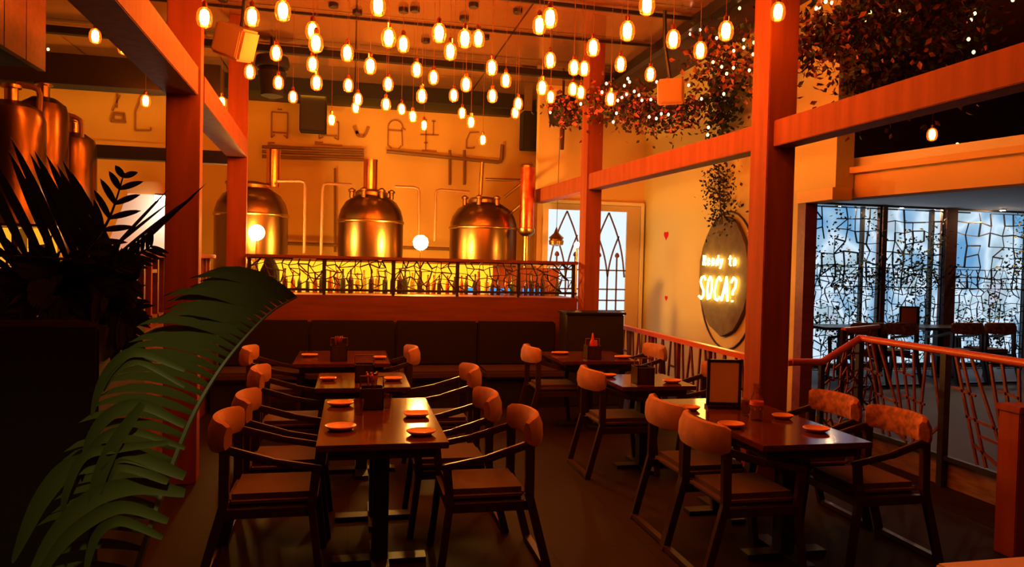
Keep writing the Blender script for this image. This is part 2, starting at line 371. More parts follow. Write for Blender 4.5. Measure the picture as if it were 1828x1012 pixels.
# ------------------------------------------------------------------ brewery: tanks, pipes, bar
def tank(x, y, r, z1, zt, label, fittings, stack=None, m=STEEL):
    o = empty('brew_tank', (x, y, 0), label, 'tank', 'metal brewing tanks behind the bar')
    ve = M().lathe([(r*.9, .3), (r, .45), (r, z1-.02), (r*.985, z1+.06), (r*.93, z1+.16), (r*.78, z1+.28), (r*.52, z1+.37), (r*.30, z1+.41), (.01, z1+.42)], (0,0,0), 40).build('vessel', m, o, smooth=True)
    for z in (z1 - .02, z1-.9): M().lathe([(r+.004, z-.025), (r+.016, z-.01), (r+.016, z+.01), (r+.004, z+.025)], (0,0,0), 40).build('band', BRASS, ve, smooth=True)
    for a in (.7, 2.3, 3.9, 5.5):
        M().tube([(r*.8*math.cos(a), r*.8*math.sin(a), 0), (r*.8*math.cos(a), r*.8*math.sin(a), .45)], .035, 8).build('leg', m, o)
    zz = z1 + .41
    M().lathe([(.23, zz-.05), (.25, zz-.03), (.25, zz+.015), (.21, zz+.05), (.06, zz+.075)], (0,0,0), 28).build('manway_lid', BRASS, ve, smooth=True)
    for i in range(fittings):
        a = 3.4 + i * .9; q = (r*.62*math.cos(a), r*.62*math.sin(a), z1+.33)
        M().lathe([(.035, 0), (.035, .09), (.055, .1), (.055, .125), (.02, .15)], q, 12).build('valve', BRASS, ve, smooth=True)
    ga = M().lathe([(.07, 0), (.085, .02), (.085, .05), (.02, .06)], (0, 0, 0), 20).build('gauge', BRASS, ve)
    ga.rotation_euler = (PI/2, 0, 0); ga.location = (.02, -r+.01, z1-.75)
    if stack:
        sx, sr, h = stack
        M().lathe([(sr, zz), (sr, zz+h-.02), (sr*1.06, zz+h-.02), (sr*1.06, zz+h), (sr*.9, zz+h)], (sx, .0, 0), 24).build('steam_stack', COPPER, o, smooth=True)
    return o
tank(-1.47, 11.4, .52, 2.38, 0, 'left steel brewing tank with copper stack behind the railing corner', 2, (.30, .10, .55))
tank(.27, 11.4, .49, 2.34, 0, 'middle steel brewing tank with copper stack and many valves on its dome', 4, (-.02, .105, .52))
tank(2.02, 11.4, .53, 2.30, 0, 'right steel brewing tank beside the tall red copper column', 3)
# far left bigger tanks
for i, (px, yy, r_, z_) in enumerate(((20, 8.2, .30, 3.05), (78, 8.95, .24, 3.25), (133, 9.6, .24, 2.98))):
    q = on_y(px, 200, yy)
    o = empty('storage_tank', (q.x, yy, 0), ('wide steel storage tank cut by the left frame edge', 'tall slim steel storage tank second from the left edge', 'shorter steel storage tank beside the thin dark beam at left')[i], 'tank', 'tall storage tanks at far left')
    M().lathe([(r_*.9, .3), (r_, .4), (r_, z_), (r_*.9, z_+.1), (r_*.5, z_+.17), (.02, z_+.19)], (0,0,0), 32).build('vessel', STEEL, o, smooth=True)
    M().lathe([(.06, z_+.17), (.06, z_+.3), (.09, z_+.31), (.09, z_+.34), (.02, z_+.35)], (0,0,0), 16).build('valve', BRASS, o, smooth=True)
    for a in (.8, 2.4, 4, 5.5): M().tube([(r_*.75*math.cos(a), r_*.75*math.sin(a), 0), (r_*.75*math.cos(a), r_*.75*math.sin(a), .4)], .03, 8).build('leg', STEEL, o)
# tall red copper column
o = empty('copper_column', (2.48, 10.9, 0), 'tall red hammered copper column with gold cap right of the tanks', 'column still')
q0, q1 = on_y(940, 408, 10.9), on_y(945, 300, 10.9); o.location = (q0.x, 10.9, 0)
M().lathe([(.105, q0.z), (.112, q0.z+.02), (.108, q1.z-.03), (.112, q1.z)], (0,0,0), 28).build('column', COPPER_RED, o, smooth=True)
M().lathe([(.118, q1.z), (.118, q1.z+.03), (.10, q1.z+.05)], (0,0,0), 28).build('cap', BRASS, o, smooth=True)
M().lathe([(.05, .3), (.05, q0.z-.12), (.09, q0.z-.10), (.13, q0.z-.05), (.13, q0.z)], (0,0,0), 24).build('stem', BRASS, o, smooth=True)
def pipe(pts, r, label, m=PIPE, mount=None, wall=True):
    P = [Vector(p) for p in pts]
    # round the corners
    Q = [P[0]]
    for i in range(1, len(P)-1):
        a, b, c = P[i-1], P[i], P[i+1]; d = min(.07, (a-b).length*.4, (c-b).length*.4)
        s, t = b + (a-b).normalized()*d, b + (c-b).normalized()*d
        Q += [s, (s + b*2 + t)/4, t]
    Q.append(P[-1])
    o = M().tube(Q, r, 8).build('pipe', m, None, P[0], smooth=True)
    return tag(o, label, 'pipe', 'pipework between the brewing tanks')
Y = 11.15
pipe([on_y(495, 323, Y), on_y(545, 323, Y), on_y(543, 452, Y)], .022, 'thin pipe bending down from the left brewing tank')
pipe([on_y(628, 330, Y), on_y(576, 327, Y), on_y(573, 455, Y)], .022, 'thin pipe bending down left of the middle brewing tank')
pipe([on_y(705, 333, Y), on_y(748, 335, Y), on_y(748, 420, Y)], .022, 'thin pipe bending down right of the middle brewing tank')
pipe([on_y(838, 343, Y), on_y(778, 338, Y), on_y(776, 430, Y)], .022, 'thin pipe bending down left of the right brewing tank')
pipe([on_y(858, 348, Y), on_y(859, 325, Y), on_y(861, 290, Y)], .03, 'upright valve pipe on the dome of the right brewing tank', BRASS)
pipe([on_y(866, 320, Y), on_y(938, 322, 11.0), on_y(900, 352, Y)], .024, 'sloping pipe from the right tank to the red copper column', BRASS)
pipe([on_y(906, 455, Y), on_y(906, 385, Y), on_y(930, 365, 11.0)], .028, 'bent brass pipe below the red copper column', BRASS)
for i, y_ in enumerate((262, 270, 279)):
    pipe([on_y(468, y_, 13.2), on_y(650, y_+6, 13.2)], .03, ('top', 'middle', 'bottom')[i] + ' one of three long pipes on the mural wall')
pipe([on_y(690, 270, 13.2), on_y(895, 290, 13.2), on_y(897, 258, 13.2)], .035, 'long wall pipe bending upward above the right brewing tank')
for (a, b) in ((803, 268), (829, 268)):
    pipe([on_y(a, b, 13.2), on_y(a, 330, 13.2)], .025, 'left upright wall pipe above the right tank' if a == 803 else 'right upright wall pipe above the right tank')
pipe([on_y(455, 432, 13.2), on_y(820, 445, 13.2)], .03, 'long level pipe low on the back wall between the tanks')
pipe([on_y(598, 300, 13.2), on_y(598, 450, 13.2)], .02, 'upright wall pipe between the left and middle tanks')
pipe([on_y(30, 150, 8.6), on_y(72, 158, 8.6), on_y(70, 200, 8.6)], .03, 'bent pipe above the second storage tank at far left')
pipe([on_y(62, 178, 8.9), on_y(100, 190, 8.9), on_y(100, 330, 8.9)], .026, 'tall copper pipe beside the storage tanks at far left', COPPER)
pipe([on_y(105, 200, 9.3), on_y(145, 212, 9.3), on_y(146, 245, 9.3)], .026, 'short bent pipe over the right storage tank at far left')
# mural drawings on the back wall
def drawing(px0, py0, px1, py1, kind, label, y=13.285):
    a, b = on_y(px0, py1, y), on_y(px1, py0, y); w_, h_ = b.x - a.x, b.z - a.z; t = .022; mb = M()
    def L(u0, v0, u1, v1, tt=t): mb.beam((a.x+u0*w_, y, a.z+v0*h_), (a.x+u1*w_, y, a.z+v1*h_), .02, tt, (0,1,0) if abs(u0-u1)*w_ < abs(v0-v1)*h_ else (0,0,1)) if False else mb.beam((a.x+u0*w_, y, a.z+v0*h_), (a.x+u1*w_, y, a.z+v1*h_), tt, tt)
    if kind == 'frame':
        for s in ((.15,.2,.15,.9),(.85,.2,.85,.9),(.15,.9,.85,.9),(.2,.35,.8,.35),(.15,.2,.3,.28),(.85,.2,.7,.28),(0,0,1,-.02),(0,.06,.3,.06),(.4,.98,.6,.98)): L(*s)
    elif kind == 'arch':
        for i in range(8):
            t0, t1 = PI*i/8, PI*(i+1)/8; L(.5+.42*math.cos(t0), .72+.26*math.sin(t0), .5+.42*math.cos(t1), .72+.26*math.sin(t1))
        for s in ((.08,.1,.08,.72),(.92,.1,.85,.72),(.08,.62,.9,.62),(.08,.1,.3,.0),(.85,.1,.7,0),(.9,.72,1.08,.66)): L(*s)
    elif kind == 'stand':
        for s in ((.3,0,.3,1),(.0,.5,1,.52),(.1,0,.9,0),(.7,.5,.7,.95),(.2,.25,.4,.25),(.6,.95,.8,.95)): L(*s)
    elif kind == 'bowl':
        for s in ((0,1,.15,.45),(1,1,.85,.45),(.15,.45,.3,.1),(.85,.45,.7,.1),(.3,.1,.7,.1),(.15,.5,.25,.3),(.2,.55,.2,.25)): L(*s, .05)
    elif kind == 'hook':
        for s in ((.1,0,.1,.5),(.1,.5,.3,.95),(.3,.95,.9,1),(.1,0,.6,.02),(.6,.02,.6,.1)): L(*s)
    elif kind == 'kettle':
        for s in ((0,.05,1,.05),(0,.05,.15,.35),(1,.05,.9,.35),(.15,.35,.9,.35),(.1,.4,.6,.9),(.2,.12,.8,.12),(.2,.28,.8,.28),(.2,.12,.2,.28),(.8,.12,.8,.28),(.4,.95,.4,.5)): L(*s)
    o = mb.build('mural_drawing', INK, None, ((a.x+b.x)/2, y, (a.z+b.z)/2)); return tag(o, label, 'mural drawing', 'brown line drawings painted on the back wall')
drawing(478, 195, 520, 258, 'frame', 'square machine drawing on the back wall left of the left black speaker')
drawing(562, 214, 612, 256, 'frame', 'faint machine drawing on the wall just under the left black speaker')
drawing(632, 226, 658, 244, 'bowl', 'small bowl drawing on the mural wall between speaker and kettle drawing')
drawing(690, 214, 722, 264, 'arch', 'rounded boiler drawing in the middle of the mural wall')
drawing(750, 214, 784, 268, 'stand', 'stand drawing on the mural wall right of the boiler drawing')
drawing(830, 236, 858, 264, 'hook', 'curved hook drawing on the mural wall above the right tank')
drawing(198, 165, 225, 220, 'kettle', 'kettle drawing on the far left part of the mural wall')
drawing(236, 170, 292, 232, 'hook', 'large curved tube drawing on the wall beside the left post')
mc = M().box((-6.4, 13.22, 3.53), (-1.9, 13.3, 3.60)).build('wall_cornice', WALLB, None, (-4, 13.26, 3.53)); tag(mc, 'pale ledge running along the wall below the kettle drawing', 'ledge')
# bar behind the railing
bar = empty('back_bar', (.8, 10.3, 0), 'long back bar with glowing yellow lit display behind the railing', 'bar')
M().box((-1.25, 9.95, 0), (3.0, 10.55, 1.28)).build('counter', WOOD_RED, bar, org=bar.location)
M().box((-1.25, 10.42, 1.28), (2.0, 10.5, 1.70)).build('lit_panel', emis('lit bar panel', (1, .42, .015), 1.9), bar, org=bar.location)
M().box((2.0, 10.42, 1.28), (3.0, 10.5, 1.68)).build('back_panel', WOOD, bar, org=bar.location)
M().box((-1.27, 10.38, 1.70), (3.0, 10.56, 1.73)).build('top_shelf', BRASS, bar, org=bar.location)
for i, (x, w_) in enumerate(((1.62, .20), (1.95, .10), (2.12, .14), (2.45, .26))):
    M().box((x, 10.37, 1.29), (x+w_, 10.41, 1.37)).build('blue_light_strip', emis('blue bar light %d' % i, (.02, .28, .75), 1.6), bar, org=bar.location)
bot = None
for i in range(44):
    x = -1.15 + i * .094 + random.uniform(-.02, .02); yy = 10.12 + random.uniform(-.06, .12); s = random.uniform(.75, 1.1)
    cols = (GLASS, mat('amber spirit %d' % i, (.35, .10, .02), .2), mat('green bottle %d' % i, (.05, .09, .03), .2), mat('dark bottle %d' % i, (.05, .02, .01), .2))
    if bot is None:
        bot = M().lathe([(.032, 0), (.036, .01), (.036, .17), (.03, .20), (.013, .24), (.012, .30), (.016, .30), (.016, .32)], (0,0,0), 12).build('liquor_bottle', cols[1], smooth=True)
        BOTS = [bot.data]
        for m_ in (cols[2], cols[3], WATER):
            me = bot.data.copy(); me.materials.clear(); me.materials.append(m_); BOTS.append(me)
        b = bot
    else:
        b = bot.copy(); C.objects.link(b); b.data = random.choice(BOTS)
    b.location = (x, yy, 1.28); b.scale = (s, s, s)
    tag(b, 'liquor bottle standing in the row on the back bar behind the railing lattice', 'bottle', 'bottles on the back bar')
# led uplight trough behind the tanks
tr = empty('uplight_trough', (.7, 12.5, 1.3), 'long light trough below the back wall washing it yellow', 'light')
M().box((-5.8, 12.4, 1.2), (3.9, 12.6, 1.26)).build('tray', BRASS, tr, org=tr.location)
M().box((-5.7, 12.46, 1.262), (3.8, 12.54, 1.27)).build('strip', emis('uplight strip', (1, .36, .02), 17), tr, org=tr.location)
M().box((-5.8, 12.38, 0), (3.9, 12.4, 1.3)).box((-5.8, 12.62, 0), (3.9, 12.64, 1.2)).build('cabinet', BRASS, tr, org=tr.location)
cv = empty('added_cove_light', (-1.3, 12.2, 4.45), 'dark ceiling cove added to brighten the mural wall from above', 'light')  # added cove, its hidden strip brightens the upper part of the mural wall
M().box((-6.2, 12.10, 4.36), (2.8, 12.13, 4.6)).box((-6.2, 12.13, 4.36), (2.8, 12.22, 4.38)).build('trough', BLACKBOX, cv, org=cv.location)
M().box((-6.1, 12.14, 4.40), (2.7, 12.20, 4.43)).build('strip', emis('added cove strip', (1, .34, .02), 24), cv, org=cv.location)
# globe lamps
def globe(px, py, y, r, label, zb):
    c = on_y(px, py, y); o = empty('globe_lamp', (c.x, c.y, zb), label, 'lamp', 'bright globe lamps by the brewery')
    M().lathe([(r*math.sin(PI*i/12), -r*math.cos(PI*i/12)) for i in range(13)], (0, 0, c.z-zb), 20).build('globe', LAMP, o, smooth=True)
    M().tube([(0,0,0), (0,0,c.z-zb-r*.9)], .012, 8).build('stem', BRASS, o); M().lathe([(.07,0),(.07,.015),(.02,.03)], (0,0,0), 16).build('base', BRASS, o)
globe(458, 415, 10.3, .105, 'dazzling globe lamp in front of the left brewing tank', 1.73 if False else 1.28)
globe(751, 433, 10.25, .105, 'dazzling globe lamp between the middle and right brewing tanks', 1.28)
globe(1030, 437, 9.6, .04, 'small bright globe lamp peeking out left of the slim post', 1.28)

# barrel at left end behind railing and odd jugs
o = tag(M().lathe([(.10, 0), (.12, .1), (.115, .3), (.06, .42), (.05, .46)], (-1.0, 9.5, 1.28), 20).build('jug', BLACKBOX, None, (-1.0, 9.5, 1.28), smooth=True), 'dark round jug standing behind the left end of the back railing', 'jug')
sh = tag(M().box((-1.25, 9.3, 1.24), (3.0, 9.95, 1.28)).build('service_shelf', WOOD_RED, None, (.8, 9.6, 1.24)), 'service shelf between back railing and bar', 'shelf')
# left side of the brewery: lit bar seen through the palm, white alcove
o = empty('side_bar', (-4.2, 7.4, 0), 'glowing yellow side bar shelves seen through the palm leaves', 'bar'); g = o.location
M().box((-5.6, 7.2, 0), (-2.55, 7.6, 1.15)).build('counter', WOOD_RED, o, org=g)
M().box((-5.6, 7.52, 1.15), (-2.7, 7.58, 1.95)).build('lit_panel', emis('lit side panel', (1, .32, .015), 1.5), o, org=g)
for z in (1.42, 1.69, 1.96): M().box((-5.6, 7.3, z), (-2.68, 7.55, z+.025)).build('shelf', DARKWOOD, o, org=g)
for i in range(12):
    x = -5.5 + .23*i; M().box((x, 7.3, 1.15), (x+.05, 7.5, 1.95)).build('divider', DARKWOOD, o, org=g)
for i in range(26):
    b = bot.copy(); C.objects.link(b); b.data = random.choice(BOTS[:3]); b.location = (-5.35 + i*.096, 7.4, (1.445, 1.715)[i % 2]); s = .75; b.scale = (s, s, s)
    tag(b, 'dark bottle on the glowing side bar shelves behind the palm', 'bottle', 'bottles on the side bar')
a = on_y(188, 446, 9.6); b = on_y(228, 345, 9.6); c = on_y(300, 348, 9.6); d = on_y(300, 447, 9.6)
al = empty('white_hatch', (a.x+.4, 9.6, 1.7), 'bright white service hatch with orange hood left of the near post', 'hatch'); g = al.location
M().prism([a, b, c + Vector((.22,0,0)), d + Vector((.22,0,0))], (0, .12, 0)).build('panel', mat('white hatch paint', (.8, .8, .74), .6), al, org=g)
e0, e1 = on_y(218, 322, 9.6), on_y(300, 326, 9.6)
M().prism([b, e0, e1 + Vector((.22,0,0)), c + Vector((.22,0,0))], (0, .12, 0)).build('hood', WALLB, al, org=g)
M().box((a.x+.1, 9.6, 0), (d.x+.22, 10.1, a.z)).build('counter', DARKWOOD, al, org=g)
ls = on_y(293, 352, 9.2); M().box((ls.x-.10, 9.2, ls.z-.04), (ls.x+.25, 9.3, ls.z+.02)).build('lamp', emis('hatch lamp', (1, .95, .72), 50), al, org=g)
M().box((ls.x-.1, 9.2, ls.z+.02), (ls.x+.25, 9.62, ls.z+.04)).build('lamp_bracket', BLACK, al, org=g)
# ------------------------------------------------------------------ arched glass door
def arch_door():
    fr = M()
    fr.box((2.96, 11.27, 0), (3.05, 11.34, 2.62)).box((3.67, 11.27, 0), (3.76, 11.34, 2.62)).box((4.38, 11.27, 0), (4.61, 11.34, 2.62)).box((2.96, 11.27, 2.62), (4.61, 11.34, 2.715))
    d = struct('door_1', fr, TRIM)
    M().box((2.93, 11.24, 2.72), (4.67, 11.34, 2.77)).box((4.62, 11.24, 0), (4.67, 11.34, 2.72)).build('door_casing', mat('white casing', (.8, .74, .6), .4), d)
    for x0, x1 in ((3.05, 3.67), (3.76, 4.38)):
        M().box((x0, 11.30, .1), (x1, 11.315, 2.62)).build('door_glass', DAY2, d)
        mb = M(); w_ = x1 - x0; th = .022; y = 11.28
        def arc(xa, za, xb, zb, bulge):
            n = 8; P = []
            for i in range(n+1):
                t = i/n; P.append(Vector((xa + (xb-xa)*t + bulge*math.sin(PI*t), y, za + (zb-za)*t)))
            for p, q in zip(P[:-1], P[1:]): mb.beam(p, q, th, th)
        cx = (x0+x1)/2; sp = 1.55
        arc(x0+.02, sp, cx, 2.60, -.06+.0); arc(x1-.02, sp, cx, 2.60, .06)
        arc(cx, sp, x0+.13, 2.22, .03); arc(cx, sp, x1-.13, 2.22, -.03)
        mb.beam((cx, y, .1), (cx, y, sp), th, th)
        for x in (x0+w_*.25, x0+w_*.75): mb.beam((x, y, .1), (x, y, 1.88), th, th)
        for z in (.45, 1.0, 1.17, 1.35, 1.66): mb.beam((x0, y, z), (x1, y, z), th, th)
        mb.build('glazing_bars', mat('glazing bar', (.12, .06, .04), .5), d)
        for x in (x0+w_*.25, x0+w_*.75):
            M().lathe([(.01,-.035),(.035,-.02),(.04,0),(.03,.03),(.01,.05)], (x, y-.01, 1.90), 10).build('finial', WOOD_RED, d)
arch_door()
q = on_y(993, 430, 10.9)
o = empty('hanging_lantern', (q.x, 10.9, q.z-.1), 'small brass lantern hanging in front of the arched door', 'lantern')
M().lathe([(.03,-.08),(.11,-.06),(.12,0),(.10,.02),(.12,.05),(.03,.13),(.01,.2)], (0,0,.1), 12).build('body', BRASS, o, smooth=True)
M().tube([(0,0,.3), (.02,0,2.0)], .004, 6).tube([(-.06,0,.16),(0,0,.32),(.06,0,.16)], .006, 6).build('chain', BLACK, o)
# ------------------------------------------------------------------ neon sign on the right wall
def neon():
    cy, cz, X = 8.56, 1.60, 4.64
    o = empty('neon_sign', (4.70, cy, cz), 'dark oval wall disc with glowing yellow neon words and hoop', 'sign'); g = o.location
    P = []
    rr = [1, .99, 1.0, .98, 1.0, .99, .97, 1.0, .98, .96, .97, .95, .98, .93, .96, .97, .94, .98, .97, 1.0, .99, .98, 1, .99]
    for i in range(24):
        t = 2*PI*i/24 + PI/2; P.append((X, cy + .64*rr[i]*math.cos(t), cz + .02 + .78*rr[i]*math.sin(t)))
    M().prism(P, (.045, 0, 0)).build('disc', DISC, o, org=g)
    hoop = [(4.685, cy - .04 + .72*math.cos(2*PI*i/36), cz - .02 + .88*math.sin(2*PI*i/36)) for i in range(37)]
    M().tube(hoop, .012, 6).build('hoop', DARKWOOD, o, org=g)
    S = {  # strokes in a unit letter box (u right, v up)
     'S': [[(.95,.85),(.7,1),(.3,.95),(.15,.75),(.4,.55),(.7,.4),(.75,.15),(.4,0),(.0,.1)]],
     'O': [[(.5,1),(.2,.8),(.1,.4),(.3,0),(.6,.05),(.85,.4),(.8,.85),(.5,1)]],
     'C': [[(1,.85),(.7,1),(.35,.85),(.1,.4),(.25,.05),(.6,0),(.9,.15)]],
     'A': [[(0,0),(.35,.5),(.6,1),(.75,.5),(.95,0)],[(.25,.35),(.85,.35)]],
     '?': [[(.1,.8),(.4,1),(.8,.9),(.75,.6),(.45,.45),(.42,.28)],[(.4,.06),(.42,.0)]],
     'R': [[(.15,0),(.15,1),(.7,.95),(.8,.7),(.6,.5),(.15,.5)],[(.45,.5),(.9,0)]],
     'e': [[(.1,.35),(.8,.4),(.7,.65),(.4,.7),(.12,.45),(.2,.1),(.5,0),(.85,.15)]],
     'a': [[(.8,.6),(.4,.68),(.1,.35),(.3,0),(.75,.25),(.8,.65),(.85,0)]],
     'd': [[(.8,.35),(.45,.62),(.12,.3),(.35,0),(.78,.25),(.8,1),(.85,0)]],
     'y': [[(.1,.65),(.4,.1)],[(.85,.65),(.45,0),(.2,-.3)]],
     't': [[(.45,.95),(.45,.1),(.8,0)],[(.1,.65),(.85,.68)]],
     'o': [[(.5,.68),(.15,.4),(.3,0),(.7,.05),(.85,.4),(.5,.68)]]}
    def word(txt, y_left, z0, lw, lh, gap, r):
        u = y_left
        for ch in txt:
            if ch == ' ': u -= gap*.9; continue
            mb = M()
            for st in S[ch]: mb.tube([(X - .035, u - p*lw - .12*lw*(q_-.5), z0 + q_*lh) for p, q_ in st], r, 6)
            mb.build('neon_letter', NEONM, o, org=g); u -= gap
    word('Ready to', cy + .46, cz + .17, .085, .13, .115, .010)
    word('SOCA?', cy + .54, cz - .28, .165, .30, .205, .015)
    M().box((X+.045, cy-.2, cz-.2), (4.70, cy+.2, cz+.2)).build('mount', BLACK, o, org=g)
neon()
for (py_, s, l) in ((420, .075, 'larger red painted heart on the sign wall left of the neon disc'), (532, .045, 'tiny red painted heart low on the sign wall left of the neon disc')):
    q = on_x(1189, py_, 4.695); P = []
    for i in range(20):
        t = 2*PI*i/20; P.append((4.695, q.y - s*math.sin(t)**3*1.1, q.z + s*(13*math.cos(t)-5*math.cos(2*t)-2*math.cos(3*t)-math.cos(4*t))/16))
    tag(M().prism(P, (.006, 0, 0)).build('wall_heart', HEART, None, (4.695, q.y, q.z)), l, 'wall decoration')
# ------------------------------------------------------------------ side room: windows, screens
st = struct('window_1', M().box((6.8, 10.32, .25), (11.2, 10.34, 2.78)), STREET)
M().box((6.8, 10.24, .2), (11.2, 10.32, .25)).box((8.0, 10.26, .25), (8.05, 10.32, 2.78)).box((9.3, 10.26, .25), (9.36, 10.32, 2.78)).build('window_frame', BLACK, st)
def leaf_quad(mb, c, s, rnd=1):
    d = Vector((random.uniform(-1,1), random.uniform(-1,1), random.uniform(-1,1)*rnd)).normalized()
    e_ = d.cross(Vector((random.uniform(-1,1), random.uniform(-1,1), random.uniform(-1,1)))).normalized(); n = d.cross(e_)
    c = Vector(c)
    mb.add([c, c + d*s*.45 + e_*s*.3 - n*s*.08, c + d*s, c + d*s*.45 - e_*s*.3 - n*s*.08, c + d*s*.5], [(0,1,4),(1,2,4),(2,3,4),(3,0,4)])
for i, (x0, x1) in enumerate(((6.84, 8.03), (8.14, 9.18), (9.44, 10.8))):
    o = empty('lattice_screen', ((x0+x1)/2, 9.90, .18), ('vine covered branching metal screen at left of the bright window', 'middle vine covered metal screen of the bright window', 'right vine covered metal screen of the bright window')[i], 'screen', 'branching metal screens in front of the window'); g = o.location
    for x in (x0, x1): M().box((x-.012, 9.88, .18), (x+.012, 9.92, 2.78)).build('upright', BLACK, o, org=g)
    M().box((x0+.013, 9.88, 2.75), (x1-.013, 9.92, 2.78)).build('top_rail', BLACK, o, org=g)
    mb = M(); net(mb, lambda u, v: Vector((x0+(x1-x0)*u, 9.90, .2+1.6*v)), 12, 15, .011, .15, .40, .08)
    net(mb, lambda u, v: Vector((x0+(x1-x0)*u, 9.90, 1.5+1.22*v)), 6, 7, .016, .22, .22, .05)
    lat = mb.build('lattice', BLACK, o, org=g)
    lv = M(); lv2 = M()
    for k_ in range(13):
        cx, cz = random.uniform(x0, x1), random.choice((random.uniform(.5, 1.6), random.uniform(1.6, 2.6)))
        for _ in range(70): leaf_quad(lv if _ % 4 else lv2, (cx + random.gauss(0, .12), 9.86 + random.uniform(-.03, .03), cz + random.gauss(0, .16)), random.uniform(.035, .075))
    a_ = lv.build('ivy', IVY, lat, org=g); a_['kind'] = 'stuff'
    a_ = lv2.build('yellow_leaves', mat('yellow ivy %d' % i, (.35, .27, .03), .6), lat, org=g); a_['kind'] = 'stuff'
for i, (x, w_) in enumerate(((8.085, .08), (9.31, .20))):
    o = M().box((x-w_/2, 9.84, .18), (x+w_/2, 9.98, 2.78)).build('window_column', WOOD_RED, None, (x, 9.9, .18)); tag(o, 'thin brown column between the left and middle vine screens' if i == 0 else 'thick brown column between the middle and right vine screens', 'column')
for i, px in enumerate((1497, 1611, 1672, 1790)):
    q = on_z(px, 366 + i*2.5, 2.78); o = empty('downlight', (q.x, q.y, 2.78), 'small ceiling downlight of the side room, ' + ('leftmost', 'second from left', 'third from left', 'rightmost')[i] + ' above the vine screens', 'light', 'downlights in the side room')
    M().lathe([(.05, -.02), (.06, 0), (.06, .02)], (0,0,0), 16).build('ring', BRASS, o); M().lathe([(.035, -.024), (.035, -.02)], (0,0,0), 16).build('lens', emis('downlight lens %d' % i, (1, .55, .25), 1300), o)
# ------------------------------------------------------------------ furniture
def chair_proto(label, fabric):
    o = empty('dining_chair', (0, 0, 0), label, 'chair')
    # sitter faces +x ; origin under the seat
    s = M(); s.box((-.22, -.215, .40), (.25, .215, .475)); s.build('seat', SEATFAB, o, bevel=.03, smooth=True)
    # curved upholstered back
    mb = M(); n = 14; vs = []; prof = [(-.032, .705), (-.042, .74), (-.038, .81), (-.015, .865), (.012, .87), (.03, .845), (.03, .74), (.02, .71)]
    for i in range(n+1):
        t = -1 + 2*i/n; yy = .25*math.sin(t*1.25)/math.sin(1.25); xx = -.30 + .10*(1 - math.cos(t*1.25))/(1 - math.cos(1.25))
        a = t*.95; nx, ny = math.cos(a), math.sin(a)*-1
        sc_ = 1 if abs(t) < .95 else .8
        for dx, z in prof: vs.append((xx + dx*nx*sc_*-1*-1, yy + dx*ny*sc_, .787 + (z-.787)*sc_*(1-.12*abs(t)**3)))
    k_ = len(prof); fs = [(i*k_+j, i*k_+(j+1)%k_, (i+1)*k_+(j+1)%k_, (i+1)*k_+j) for i in range(n) for j in range(k_)] + [tuple(range(k_)), tuple(range(n*k_, (n+1)*k_))]
    mb.add(vs, fs); mb.build('backrest', fabric, o, smooth=True)
    for s_ in (-1, 1):
        y = .25*s_
        M().beam((-.25, y*.95, .735), (.02, y, .655), .03, .042).beam((.01, y, .658), (.27, y, .61), .03, .036).build('armrest', DARKWOOD, o, bevel=.006)
        M().beam((-.22, y*.97, .72), (-.22, y, .44), .032, .05, (1,0,0)).beam((-.215, y, .46), (-.34, y, .0), .032, .045, (1,0,0)).build('rear_leg', DARKWOOD, o)
        M().beam((.24, y, .60), (.22, y, .40), .032, .045, (1,0,0)).beam((.22, y, .42), (.27, y, .0), .032, .038, (1,0,0)).build('front_leg', DARKWOOD, o)
        M().beam((-.24, y*.93, .385), (.24, y*.93, .385), .03, .05).build('seat_rail', DARKWOOD, o)
    M().beam((-.335, -.25, .022), (-.335, .25, .022), .04, .03).build('floor_bar', DARKWOOD, o)
    M().beam((.22, -.245, .385), (.22, .245, .385), .03, .05).build('front_rail', DARKWOOD, o)
    return o
G1 = 'dark wooden armchairs with curved upholstered backs'
ch = None
CH = [  # back x, y, facing, label
 (-.70, 4.22, 0, 'dark wooden armchair nearest the camera on the left side of the front table'),
 (-.68, 4.86, 0, 'second armchair from the camera on the left side of the front table'),
 (-.74, 6.02, 0, 'armchair on the left side of the small middle table in the left row'),
 (-1.00, 7.42, 0, 'armchair on the left side of the small back table near the booth'),
 (1.05, 4.14, PI, 'dark armchair nearest the camera on the right side of the front table'),
 (.94, 4.78, PI, 'second armchair from the camera on the right side of the front table'),
 (1.02, 6.00, PI, 'armchair on the right side of the small middle table in the left row'),
 (.64, 7.40, PI, 'armchair on the right side of the small back table near the booth'),
 (1.82, 7.48, 0, 'armchair on the left side of the far right table by the booth'),
 (1.93, 5.82, 0, 'armchair on the left side of the middle table in the right row'),
 (1.96, 4.40, 0, 'farther armchair on the left side of the table with the menu stand'),
 (1.94, 3.84, 0, 'nearer armchair on the left side of the table with the menu stand'),
 (3.38, 4.48, PI, 'marbled back armchair right of the menu table, the one beside the thick post'),
 (3.40, 3.90, PI, 'marbled back armchair right of the menu table, nearest the fence'),
 (3.36, 7.55, PI, 'armchair between the far right table and the ramp railing'),
 (3.30, 6.00, PI, 'armchair between the middle right table and the ramp railing'),
]
chv = chair_proto('x', FABRIC_V)
ch = chair_proto('y', FABRIC)
used = {0: False, 1: False}
for i, (bxx, y, rz, lab) in enumerate(CH):
    v = i in (12, 13); p = chv if v else ch
    x = bxx + (.29 if rz == 0 else -.29)
    if not used[v]: o = p; used[v] = True; o.location = (x, y, 0); o.rotation_euler = (0,0,rz); o['label'] = lab; o['group'] = G1
    else: clone(p, (x, y, 0), rz, lab, G1)
